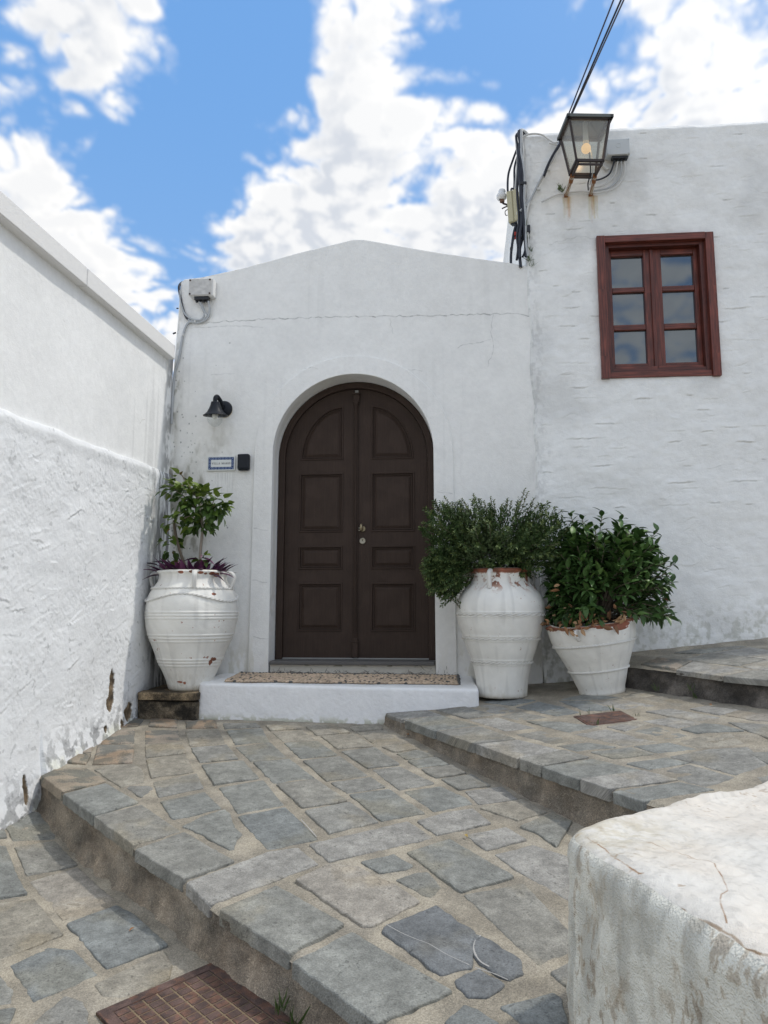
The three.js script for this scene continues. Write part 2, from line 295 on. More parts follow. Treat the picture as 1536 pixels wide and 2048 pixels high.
const wornTex = tex(1024, 1024, (u, v) => {   // flaking slate: pale worn skin over dark layers, rust blush
  const f = pfbm(u, v, 6, 5, 0.6), e = pfbm(u + 0.15 * f, (v * 2.0 + 0.2 * f) % 1, 7, 5, 0.6), g = pnoise(u * 220, v * 220, 220), pale = smooth(0.4, 0.62, e + 0.12 * (g - 0.5)), rust = 0.6 * smooth(0.45, 0.72, pfbm(u + 0.3, v + 0.8, 4, 4));
  const s = 0.9 + 0.3 * (f - 0.5) + 0.16 * (g - 0.5); let r = mix(168, 222, pale), gg = mix(170, 211, pale), b = mix(166, 198, pale);
  r = mix(r, r * 1.06, rust); gg = mix(gg, gg * 0.95, rust); b = mix(b, b * 0.84, rust); return [r * s, gg * s, b * s];
});
const veinTex = tex(1024, 1024, (u, v) => {   // smooth blue slate, faint streaks
  const f = pfbm(u, v, 4, 4), s = 0.9 + 0.22 * (f - 0.5) + 0.08 * (pnoise(u * 200, v * 200, 200) - 0.5); return [204 * s, 208 * s, 213 * s];
});
const tone = (r, g, b, map = slateTex, rough = 0.8) => mat({ color: lin(r, g, b), map, bumpMap: slateBump, bumpScale: 0.008, roughness: rough });
const GREY = [tone(0.375, 0.376, 0.338), tone(0.365, 0.372, 0.34), tone(0.4, 0.388, 0.342), tone(0.37, 0.366, 0.328), tone(0.392, 0.386, 0.35), tone(0.352, 0.362, 0.335)];
const BLUE = tone(0.325, 0.345, 0.335), DARK = tone(0.25, 0.265, 0.272, slateTex, 0.68), TAN = tone(0.46, 0.425, 0.35), BEIGE = tone(0.51, 0.47, 0.405), PALE = tone(0.475, 0.46, 0.42), WORN = tone(0.52, 0.5, 0.465, wornTex, 0.9), RUSTY = tone(0.5, 0.47, 0.41, wornTex, 0.9);

function slab(poly, yOf, seed, { thick = 0.03, proud = 0.008, round = 0.007, wobble = 0.0035, jitter = 1 } = {}) {
  const r = rng(seed * 977 + 13), P = poly.map(([x, z]) => V(x / 100, 0, z / 100)), ring = [];
  let A = 0; P.forEach((p, i) => { const q = P[(i + 1) % P.length]; A += p.x * q.z - q.x * p.z; }); if (A > 0) P.reverse();
  P.forEach((p, i) => {
    const q = P[(i + 1) % P.length], prev = P[(i + P.length - 1) % P.length], L = p.distanceTo(q), n = Math.max(2, Math.round(L / 0.03)), e = q.clone().sub(p).normalize(), nrm = V(e.z, 0, -e.x);
    const c = Math.min(0.009, L * 0.1), e0 = prev.clone().sub(p).normalize();
    ring.push(p.clone().addScaledVector(e0, c * 0.55).addScaledVector(e, c * 0.1 * r()));
    ring.push(p.clone().addScaledVector(e, c * (0.4 + 0.5 * r())));
    for (let k = 1; k < n; k++) { const t = c / L + (1 - 2 * c / L) * (k / n); ring.push(p.clone().lerp(q, t).addScaledVector(nrm, (fbm(seed * 3.1 + k * 0.9, i * 7.7 + seed, 2) - 0.5) * 2 * wobble * 1.6)); }
  });
  const m = ring.length, C = ring.reduce((a, b) => a.add(b), V(0, 0, 0)).multiplyScalar(1 / m), pos = [], uv = [], idx = [], a = r() * 6.28, ca = Math.cos(a), sa = Math.sin(a), ou = r() * 9, ov = r() * 9, tx = jitter * (r() - 0.5) * 0.018, tz = jitter * (r() - 0.5) * 0.018, up = proud + jitter * (r() - 0.5) * 0.008;
  const put = (p, h) => { pos.push(p.x, yOf(p.x, p.z) + h + (h > 0 ? tx * (p.x - C.x) + tz * (p.z - C.z) : 0), p.z); uv.push((p.x * ca - p.z * sa) / 0.9 + ou, (p.x * sa + p.z * ca) / 0.9 + ov + h * 1.1); };
  const inset = (p, d) => { const v = C.clone().sub(p); const L = v.length(); return p.clone().addScaledVector(v, Math.min(0.5, d / L)); };
  const rows = [(p) => [p, -thick], (p) => [p, up - round], (p) => [inset(p, round * 0.35), up - round * 0.35], (p) => [inset(p, round * 1.1), up], (p) => [inset(p, round * 4), up + 0.001]];
  for (const f of rows) ring.forEach((p) => put(...f(p)));
  for (let k = 0; k < rows.length - 1; k++) for (let i = 0; i < m; i++) { const j = (i + 1) % m, b = k * m; idx.push(b + i, b + j, b + m + j, b + i, b + m + j, b + m + i); }
  const inner = ring.map((p) => inset(p, round * 4)), base = (rows.length - 1) * m;
  for (const t of THREE.ShapeUtils.triangulateShape(inner.map((p) => new THREE.Vector2(p.x, p.z)), [])) { const [i, j, k] = t, s = (inner[j].x - inner[i].x) * (inner[k].z - inner[i].z) - (inner[k].x - inner[i].x) * (inner[j].z - inner[i].z); idx.push(...(s < 0 ? [base + i, base + j, base + k] : [base + i, base + k, base + j])); }
  const g = new THREE.BufferGeometry(); g.setAttribute('position', new THREE.Float32BufferAttribute(pos, 3)); g.setAttribute('uv', new THREE.Float32BufferAttribute(uv, 2)); g.setIndex(idx); g.computeVertexNormals();
  // make faces point up
  const top = g.attributes.normal.getY(base + 1); if (top < 0) { const q = g.index.array; for (let i = 0; i < q.length; i += 3) { const s = q[i]; q[i] = q[i + 1]; q[i + 1] = s; } g.computeVertexNormals(); }
  return g;
}
function structure(name, label, category) { const o = new THREE.Group(); o.name = numbered(name); scene.add(o); return tag(o, label, category, null, 'structure'); }
const lumps = (x, z, a = 0.004) => (fbm(x * 9, z * 9, 3) - 0.5) * 2 * a + (fbm(x * 40 + 5, z * 40, 2) - 0.5) * a;

// the wide ground under and around everything
{
  const g = new THREE.PlaneGeometry(260, 260, 8, 8); g.rotateX(-Math.PI / 2); g.translate(0, -0.95, 0);
  const p = g.attributes.position, u = g.attributes.uv; for (let i = 0; i < p.count; i++) u.setXY(i, p.getX(i), p.getZ(i));
  const o = part('ground', g, sandMat, scene); tag(o, 'sandy ground that runs out under and beyond the buildings', 'ground', null, 'structure');
}
// lane below the step
const lane = structure('lane', 'lower lane of grey slate in sandy mortar beside the rust brown grate', 'lane');
part('mortar_bed', gridGeo(steps([-3.2, -0.2, 0.02], [-0.2, 3.4, 0.1]), steps([1.5, 4.4, 0.02], [4.4, 8.5, 0.15]), (x, z) => [x, laneY(x, z) + lumps(x, z, 0.006) + 0.02 * smooth(0.09, 0, z - along(EDGE_LAND, x) - 0.0) * fbm(x * 20, z * 20, 2), z, x / 0.7, z / 0.7], null), sandMat, lane);
LANE_STONES.forEach((s, i) => part('paving_stone', slab(s, laneY, 300 + i, { proud: 0.006 }), i === 0 ? TAN : i === 3 ? BEIGE : i === 6 ? TAN : [4, 7].includes(i) ? BLUE : i === 8 ? TAN : GREY[i % 6], lane));
{ // filler stones towards the camera, outside the traced part
  const r = rng(5); let i = 0;
  for (let z = 396; z < 620; z += 38) for (let x = -240 + ((z / 38) % 2) * 14; x < -60 - (z - 396) * 0.0; x += 33) { if (x > -175 && z < 400) continue; if (x > -128 && z < 440) continue; if (z < along(EDGE_LAND, x / 100 + 0.3) * 100 + 8) continue; const j = () => (r() - 0.5) * 4; part('paving_stone', slab([[x + j(), z + j()], [x + 29 + j(), z + j()], [x + 29 + j(), z + 34 + j()], [x + j(), z + 34 + j()]], laneY, 700 + i++), GREY[i % 6], lane); }
}

// a face below a step edge: pts in plan, top and bottom heights, roughness
function riser(pts, topY, botY, lo, hi, amp, foot, uvs = 0.7, back = 0.016) {
  const c = new THREE.CatmullRomCurve3(pts.map(([x, z]) => V(x, 0, z)), false, 'centripetal'), L = c.getLength(), us = steps([lo, hi, 0.012 / L]), vs = steps([0, 1, 1 / 22]);
  return gridGeo(us, vs, (u, v) => { const p = c.getPointAt(u), t = c.getTangentAt(u), n = V(-t.z, 0, t.x).normalize(), a = u * L, y0 = botY(p.x + n.x * 0.03, p.z + n.z * 0.03) - 0.03, y1 = topY(p.x, p.z) - 0.012, y = mix(y0, y1, v), d = (fbm(a * 12, y * 14 + 3, 4) - 0.5) * 2 * amp + (fbm(a * 50, y * 50, 2) - 0.5) * amp * 0.6 + foot * Math.pow(1 - v, 4) * (0.4 + 1.2 * fbm(a * 9, 2, 2)) - back; return [p.x + n.x * d, y, p.z + n.z * d, a / uvs, y / uvs]; });
}
// landing
const landing = structure('landing', 'landing of grey slate between the lane and the terrace, before the white doorstep', 'paving');
{
  const xs = steps([-2.75, 0.6, 0.018], [0.6, 2.1, 0.08]), ts = steps([0, 1, 1 / 190]);
  part('mortar_bed', gridGeo(xs, ts, (x, t) => { const z1 = along(EDGE_LAND, x) - 0.012, z = mix(z1, 0.2, t), rim = smooth(0.03, 0, z1 - z); return [x, landY(x, z) + lumps(x, z, 0.005) - 0.014 * rim, z, x / 0.7, z / 0.7]; }), sandMat, landing);
  part('riser', riser(EDGE_LAND, landY, laneY, 0, 0.9, 0.013, 0.06), concMat, landing);
  const kinds = { 0: RUSTY, 7: WORN, 8: RUSTY, 9: WORN, 10: WORN, 11: WORN, 12: TAN, 14: WORN, 15: WORN, 16: TAN, 17: TAN, 21: WORN, 22: TAN, 26: BLUE, 33: TAN, 34: TAN, 39: TAN, 40: TAN, 44: PALE, 45: TAN, 46: TAN, 47: TAN, 52: PALE, 53: TAN, 54: GREY[0], 55: PALE, 56: BEIGE, 60: PALE, 61: PALE, 62: GREY[2], 63: DARK, 64: DARK, 65: DARK, 67: BLUE, 68: BLUE, 4: PALE };
  LANDING_STONES.forEach((s, i) => { const edge = i < 7; part('paving_stone', slab(s, landY, 11 + i, edge ? { thick: 0.042, proud: 0.01, round: 0.007 } : i > 62 && i < 66 ? { jitter: 0, wobble: 0.006 } : {}), kinds[i] ?? GREY[(i * 7 + (i >> 2)) % 6], landing); });
  // pale quartz veins in the dark slates
  const quartz = mat({ color: lin(0.4, 0.39, 0.37), roughness: 0.7 });
  const vein = (pts, w, h, m = quartz) => { const c = new THREE.CatmullRomCurve3(pts.map(([x, z]) => V(x, 0, z))), us = steps([0, 1, 1 / 60]); part('quartz_vein', gridGeo(us, [-1, -0.5, 0.5, 1], (u, k) => { const p = c.getPointAt(u), t = c.getTangentAt(u), q = w * k * (0.5 + 0.9 * fbm(u * 14, w * 900, 3)), x = p.x - t.z * q, z = p.z + t.x * q; return [x, landY(x, z) + h - (Math.abs(k) === 1 ? 0.001 : 0), z, u, k]; }), m, landing); };
  vein([[-0.234, 3.53], [-0.179, 3.581], [-0.123, 3.62], [-0.082, 3.645], [-0.024, 3.702], [0.051, 3.76]], 0.0018, 0.0094);
  vein([[0.069, 3.773], [0.117, 3.796], [0.167, 3.831]], 0.0018, 0.0094);
  vein([[0.094, 3.578], [0.076, 3.612], [0.068, 3.656], [0.074, 3.702], [0.09, 3.74], [0.114, 3.763]], 0.0034, 0.0088);
  vein([[-0.731, 2.582], [-0.678, 2.676], [-0.617, 2.787]], 0.0026, 0.0125);
  // continuation behind the low wall and towards the camera
  const r = rng(15); let i = 0; const j = () => (r() - 0.5) * 5;
  for (const [x, z] of [[34, 410], [62, 360], [70, 400], [50, 448], [95, 430], [80, 470], [64, 320], [90, 350], [10, 430]]) part('paving_stone', slab([[x + j(), z + j()], [x + 29 + j(), z + j()], [x + 29 + j(), z + 32 + j()], [x + j(), z + 32 + j()]], landY, 500 + i++), GREY[i % 6], landing);
}
// terrace one step up, under the two jars
const terrace = structure('terrace', 'upper terrace of pale slate with the small rusty cover let into it', 'paving');
{
  const zs = steps([-0.05, 3.2, 0.018], [3.2, 5.6, 0.1]), ts = steps([0, 1, 1 / 170]);
  part('mortar_bed', gridGeo(ts, zs, (t, z) => { const x0 = along(EDGE_TERR, z, 1) + 0.012, x = mix(x0, 3.4, t * t * 0.4 + t * 0.6), rim = smooth(0.03, 0, x - x0); return [x, terrY(x, z) + lumps(x, z, 0.004) + 0.004 - 0.014 * rim, z, x / 0.7, z / 0.7]; }), sandMat, terrace);
  part('riser', riser(EDGE_TERR, terrY, landY, 0.05, 0.95, 0.013, 0.05), concMat, terrace);
  const kinds = { 0: PALE, 28: PALE, 30: TAN, 29: TAN, 31: PALE, 32: BEIGE, 22: GREY[0], 23: TAN, 12: GREY[0], 33: BLUE, 34: BLUE, 35: BLUE, 36: BLUE };
  TERRACE_STONES.forEach((s0, i) => { const s = i < 8 ? s0.map(([x, z]) => { const e = along(EDGE_TERR, z / 100, 1) * 100; return Math.abs(x - e) < 14 ? [e - 0.6, z] : [x, z]; }) : s0; part('paving_stone', slab(s, terrY, 111 + i, i < 8 ? { thick: 0.046, proud: 0.009, round: 0.006 } : { proud: 0.007 }), kinds[i] ?? (i % 3 ? GREY[(i * 5) % 6] : PALE), terrace); });
  const r = rng(25); let i = 0; const j = () => (r() - 0.5) * 5;
  for (const [x, z] of [[105, 291], [138, 268], [150, 232], [128, 310], [165, 275], [185, 222], [195, 260], [172, 310]]) part('paving_stone', slab([[x + j(), z + j()], [x + 26 + j(), z + j()], [x + 26 + j(), z + 32 + j()], [x + j(), z + 32 + j()]], terrY, 600 + i++), GREY[i % 6], terrace);
}
// ramp along the house
const ramp = structure('ramp', 'slate ramp with a dark rough kerb rising along the house wall', 'ramp');
{
  const zs = steps([-0.05, 3.6, 0.03]), ts = steps([0, 1, 1 / 70]);
  part('mortar_bed', gridGeo(ts, zs, (t, z) => { const x0 = along(EDGE_RAMP, z, 1) + 0.01, x = mix(x0, 4.6, t), rim = smooth(0.04, 0, x - x0); return [x, rampY(x, z) + lumps(x, z, 0.005) - 0.016 * rim + 0.03 * smooth(0.12, 0, z), z, x / 0.7, z / 0.7]; }), sandMat, ramp);
  part('riser', riser(EDGE_RAMP, rampY, terrY, 0.05, 0.985, 0.022, 0.05), curbMat, ramp);
  RAMP_STONES.forEach((s, i) => part('paving_stone', slab(s, rampY, 211 + i, i < 3 ? { thick: 0.03, proud: 0.008 } : { proud: 0.006 }), i === 0 ? WORN : i === 3 ? TAN : i === 4 ? GREY[2] : i % 2 ? PALE : GREY[i % 6], ramp));
}
// ---------------------------------------------------------------- whitewashed masonry
const WHITE = [241, 240, 236];
const limeNoise = (x, y) => { const f = fbm(x * 1.3, y * 1.3, 4), g = fbm(x * 9 + 3, y * 9, 3), h = fbm(x * 40, y * 40, 2); return 1 + 0.05 * (f - 0.5) + 0.04 * (g - 0.5) + 0.035 * (h - 0.5); };
// a closed solid with rounded, uneven edges over an outline in plan
function roundedBlock(poly, { top, bot, r = 0.04, corner = 0.06, s = 0.015, amp = 0.004, freq = 6, fine = 0.0015, seed = 0, flare = 0, ringStep = 0.02 }) {
  const P = poly.map(([x, z]) => new THREE.Vector2(x, z)); let A = 0; P.forEach((p, i) => { const q = P[(i + 1) % P.length]; A += p.x * q.y - q.x * p.y; }); if (A < 0) P.reverse();
  const path = new THREE.Path();
  P.forEach((p, i) => { const a = P[(i + P.length - 1) % P.length], b = P[(i + 1) % P.length], c = Math.min(corner, p.distanceTo(a) * 0.4, p.distanceTo(b) * 0.4), u = p.clone().add(a.clone().sub(p).setLength(c)), w = p.clone().add(b.clone().sub(p).setLength(c)); i ? path.lineTo(u.x, u.y) : path.moveTo(u.x, u.y); path.quadraticCurveTo(p.x, p.y, w.x, w.y); });
  path.closePath(); path.arcLengthDivisions = 2000;
  const L = path.getLength(), n = Math.round(L / s), ring = []; for (let i = 0; i < n; i++) { const p = path.getPointAt(i / n), t = path.getTangentAt(i / n); ring.push([p.x, p.y, t.y, -t.x, i / n * L]); }
  ring.push([...ring[0].slice(0, 4), L]);
  const cx = ring.reduce((a, b) => a + b[0], 0) / ring.length, cz = ring.reduce((a, b) => a + b[1], 0) / ring.length;
  const nz = (a, b, c) => (fbm(a * freq + c * freq * 0.7 + seed, b * freq - c * freq * 0.6, 4) - 0.5) * 2 * amp + (fbm(a * 60 + c * 40, b * 60 - c * 30 + seed, 2) - 0.5) * 2 * fine;
  const rowsS = [], rowsT = [];
  const H = Math.max(...ring.map((q) => top(q[0], q[1]) - bot(q[0], q[1]))), ns = Math.max(2, Math.round((H - r) / s));
  const at = (q, out, yFromTop, isTop, t = 0) => { const x = mix(q[0], cx, t) + q[2] * out, z = mix(q[1], cz, t) + q[3] * out, T = top(x, z); const y = yFromTop === null ? T : T - yFromTop; return [x, y, z]; };
  for (let k = 0; k <= ns; k++) rowsS.push((q) => { const T = top(q[0], q[1]), B = bot(q[0], q[1]), y = mix(B, T - r, k / ns), d = nz(q[0], y, q[1]) + flare * Math.pow(1 - k / ns, 2); return [q[0] + q[2] * d, y, q[1] + q[3] * d]; });
  const arc = (w) => (q) => { const T = top(q[0], q[1]), a = w * Math.PI / 2, d = nz(q[0], T - r + r * Math.sin(a), q[1]), o = -r * (1 - Math.cos(a)) + d * Math.cos(a); return [q[0] + q[2] * o, T - r + r * Math.sin(a) + d * Math.sin(a), q[1] + q[3] * o]; };
  for (const w of [0.2, 0.4, 0.6]) rowsS.push(arc(w));
  for (const w of [0.6, 0.8, 1]) rowsT.push(arc(w));
  const R = Math.max(...ring.map((q) => Math.hypot(q[0] - cx, q[1] - cz))), nt = Math.round(R / ringStep);
  for (let k = 1; k <= nt; k++) rowsT.push((q) => { const x = mix(q[0] - q[2] * r, cx, k / nt), z = mix(q[1] - q[3] * r, cz, k / nt); return [x, top(x, z) + nz(x, top(x, z), z), z]; });
  const build = (rows, uvf) => { const m = ring.length, pos = [], uv = [], idx = []; rows.forEach((f) => ring.forEach((q) => { const p = f(q); pos.push(...p); uv.push(...uvf(p, q)); })); for (let j = 0; j < rows.length - 1; j++) for (let i = 0; i < m - 1; i++) { const a = j * m + i; idx.push(a, a + m + 1, a + 1, a, a + m, a + m + 1); } const g = new THREE.BufferGeometry(); g.setAttribute('position', new THREE.Float32BufferAttribute(pos, 3)); g.setAttribute('uv', new THREE.Float32BufferAttribute(uv, 2)); g.setIndex(idx); g.computeVertexNormals();
    const N = g.attributes.normal; for (let j = 0; j < rows.length; j++) { const a = j * m, b = a + m - 1, v = V(N.getX(a) + N.getX(b), N.getY(a) + N.getY(b), N.getZ(a) + N.getZ(b)).normalize(); N.setXYZ(a, v.x, v.y, v.z); N.setXYZ(b, v.x, v.y, v.z); } return g; };
  const all = build([...rowsS, ...rowsT.slice(1)], (p, q) => [q[4], p[1]]), N = all.attributes.normal, m = ring.length;
  const side = build(rowsS, (p, q) => [q[4], p[1]]), topG = build(rowsT, (p) => [p[0], p[2]]);
  side.attributes.normal.array.set(N.array.subarray(0, rowsS.length * m * 3)); topG.attributes.normal.array.set(N.array.subarray((rowsS.length - 1) * m * 3, (rowsS.length - 1 + rowsT.length) * m * 3));
  return { side, top: topG };
}

// ---- gatehouse
const gate = thing('gatehouse', 'white gabled gatehouse with an arched dark brown double door', 'gatehouse');
const DX = -0.827, DR = 0.709, SPR = 2.21;           // arch centre, radius, springing
{
  const gMap = sheet(900, 965, -2.6, -0.2, 3.6, 4.6, (x, y) => {
    let s = limeNoise(x, y), tint = 0;
    const edge = smooth(-1.75, -2.45, x) * smooth(3.2, 2.2, y), m = fbm(x * 4 + 3, y * 2.2, 5), m2 = fbm(x * 22, y * 9, 4);
    const dirt = clamp(edge * smooth(0.42, 0.62, m) * (0.35 + smooth(0.4, 0.65, m2))) + 0.75 * smooth(-2.36, -2.5, x + 0.08 * (m2 - 0.5)) * smooth(0.38, 0.6, m2);
    const foot = smooth(0.75, 0.3, y + 0.3 * (m - 0.5)) * smooth(0.45, 0.62, m2) * 0.5 * (x > 0.05 || x < -1.65 ? 1 : 0.25);
    const st = smooth(0.62, 0.8, vnoise(x * 34, y * 1.4)) * smooth(0.55, 0.7, vnoise(x * 3.1, y * 0.8 + 4)) * 0.016;
    const right = smooth(0.66, 0.75, x + 0.05 * (m2 - 0.5)) * smooth(0.42, 0.7, m2) * 0.12;
    s *= 1 - 0.3 * dirt - 0.14 * foot - st - 0.3 * right; tint = dirt * 0.05 + foot * 0.08;
    return [WHITE[0] * s, WHITE[1] * s * (1 - tint * 0.2), WHITE[2] * s * (1 - tint)];
  }, (ctx, X, Y, px) => {
    const g = 'rgba(112,112,108,0.75)', f = 'rgba(140,140,136,0.6)';
    crackShadeLine(ctx, X, Y, px, [[-2.36, 3.44], [-1.6, 3.46], [-0.9, 3.455], [-0.2, 3.44], [0.6, 3.43], [0.745, 3.4]], 0.004, g, 0.008, 3);
    crackShadeLine(ctx, X, Y, px, [[-2.34, 3.4], [-1.9, 3.405], [-1.65, 3.38]], 0.003, f, 0.005, 4);
    crackShadeLine(ctx, X, Y, px, [[0.42, 3.43], [0.39, 3.27], [0.41, 3.12], [0.36, 2.95]], 0.0032, f, 0.014, 5);
    crackShadeLine(ctx, X, Y, px, [[0.39, 3.2], [0.2, 3.17], [0.1, 3.13]], 0.003, f, 0.01, 6);
    crackShadeLine(ctx, X, Y, px, [[-2.12, 2.95], [-1.9, 2.96]], 0.003, f, 0.006, 8);
    crackShadeLine(ctx, X, Y, px, [[-0.5, 3.42], [-0.47, 3.28]], 0.0026, f, 0.01, 9);
    for (const [x, y] of [[-1.2, 2.99], [-0.27, 2.95], [-1.62, 1.55], [-1.62, 1.1], [-0.03, 1.3], [0.0, 0.95], [-1.6, 0.62], [-0.02, 1.85]]) crackShadeLine(ctx, X, Y, px, [[x - 0.07, y], [x + 0.06, y - 0.02]], 0.003, f, 0.008, Math.round(x * 100 + y * 10) & 255);
    const r = rng(44); for (let i = 0; i < 70; i++) { ctx.fillStyle = 'rgba(95,95,90,0.5)'; ctx.beginPath(); ctx.arc(X(-2.45 + 0.55 * r() * r()), Y(1.1 + r() * 2.3), 0.5 + r() * 1.3, 0, 7); ctx.fill(); }
    for (let i = 0; i < 16; i++) { ctx.fillStyle = 'rgba(140,138,132,0.16)'; ctx.fillRect(X(-2.06 + i * 0.011 + r() * 0.02), Y(2.05), 1, px * (0.05 + 0.3 * r() * r())); }
  });
  const lime = mat({ map: gMap, bumpMap: bumpAt(grainBump, 0.8), bumpScale: 0.004, roughness: 0.93 });
  const out = [[-2.5, -0.35], [0.765, -0.35], [0.765, 2.0], [0.75, 3.86], [0.6, 3.9], [0.265, 3.962], [-0.181, 4.057], [-0.6, 4.155], [-0.74, 4.186], [-0.83, 4.19], [-1.0, 4.155], [-1.322, 4.088], [-1.878, 3.953], [-2.159, 3.9], [-2.24, 3.885], [-2.4, 3.872], [-2.437, 3.84], [-2.45, 3.5], [-2.47, 3.05], [-2.49, 2.05]];
  const shape = new THREE.Shape(); out.forEach(([x, y], i) => i ? shape.lineTo(x, y) : shape.moveTo(x, y)); shape.closePath();
  const hole = new THREE.Path(); hole.moveTo(DX - DR - 0.006, -0.3); hole.lineTo(DX + DR + 0.006, -0.3); hole.lineTo(DX + DR, SPR); hole.absarc(DX, SPR, DR, 0, Math.PI, false); hole.lineTo(DX - DR - 0.006, -0.3); shape.holes.push(hole);
  const wg = new THREE.ExtrudeGeometry(shape, { depth: 0.44, bevelEnabled: true, bevelThickness: 0.012, bevelSize: 0.012, bevelOffset: -0.012, bevelSegments: 3, curveSegments: 48 }); wg.translate(0, 0, -0.452);
  part('wall', wg, lime, gate);
  const back = new THREE.BoxGeometry(3.1, 3.9, 3.2); back.translate(-0.85, 1.6, -2.25); part('rear_wall', boxUV(back), mat({ color: lin(0.8, 0.8, 0.78), bumpMap: bumpAt(grainBump, 0.8), bumpScale: 0.004 }), gate);
  // flat raised band around the arch
  const s2 = new THREE.Shape(); const o = 0.165; s2.moveTo(DX + DR + o + 0.012, 0.2); s2.lineTo(DX + DR + o, SPR); s2.absarc(DX, SPR, DR + o, 0, Math.PI, false); s2.lineTo(DX - DR - o - 0.012, 0.2); s2.lineTo(DX - DR - 0.001, 0.2); s2.lineTo(DX - DR + 0.003, SPR); s2.absarc(DX, SPR, DR - 0.003, Math.PI, 0, true); s2.lineTo(DX + DR + 0.001, 0.2); s2.closePath();
  const bg = new THREE.ExtrudeGeometry(s2, { depth: 0.017, bevelEnabled: true, bevelThickness: 0.006, bevelSize: 0.005, bevelOffset: -0.005, bevelSegments: 2, curveSegments: 48 }); bg.translate(0, 0, -0.004);
  part('arch_surround', bg, lime, gate);
  // threshold slab and its plastered riser
  const marble = mat({ color: lin(0.14, 0.135, 0.13), bumpMap: bumpAt(grainBump, 0.3), bumpScale: 0.003, roughness: 0.55 });
  part('threshold', box(1.4, 0.03, 0.3, DX, 0.4, -0.125, 0.006), marble, gate);
  const stepT = sheet(600, 80, -1.6, 0.2, 1.6, 0.2, (x, y) => { const m = fbm(x * 14, y * 20, 4), d = smooth(0.34, 0.24, y + 0.08 * (m - 0.5)) * smooth(0.35, 0.6, m) + smooth(0.36, 0.39, y) * smooth(0.5, 0.62, m); const s = limeNoise(x, y) * (1 - 0.45 * clamp(d)); return [222 * s, 217 * s, 206 * s * (1 - 0.06 * d)]; });
  part('threshold_riser', gridGeo(steps([-1.532, -0.122, 0.012]), steps([0.24, 0.386, 0.012]), (x, y) => [x, y, -0.02 + (fbm(x * 9, y * 9, 3) - 0.5) * 0.016 - 0.004, x, y]), mat({ map: stepT, bumpMap: bumpAt(grainBump, 0.5), bumpScale: 0.004 }), gate);
}
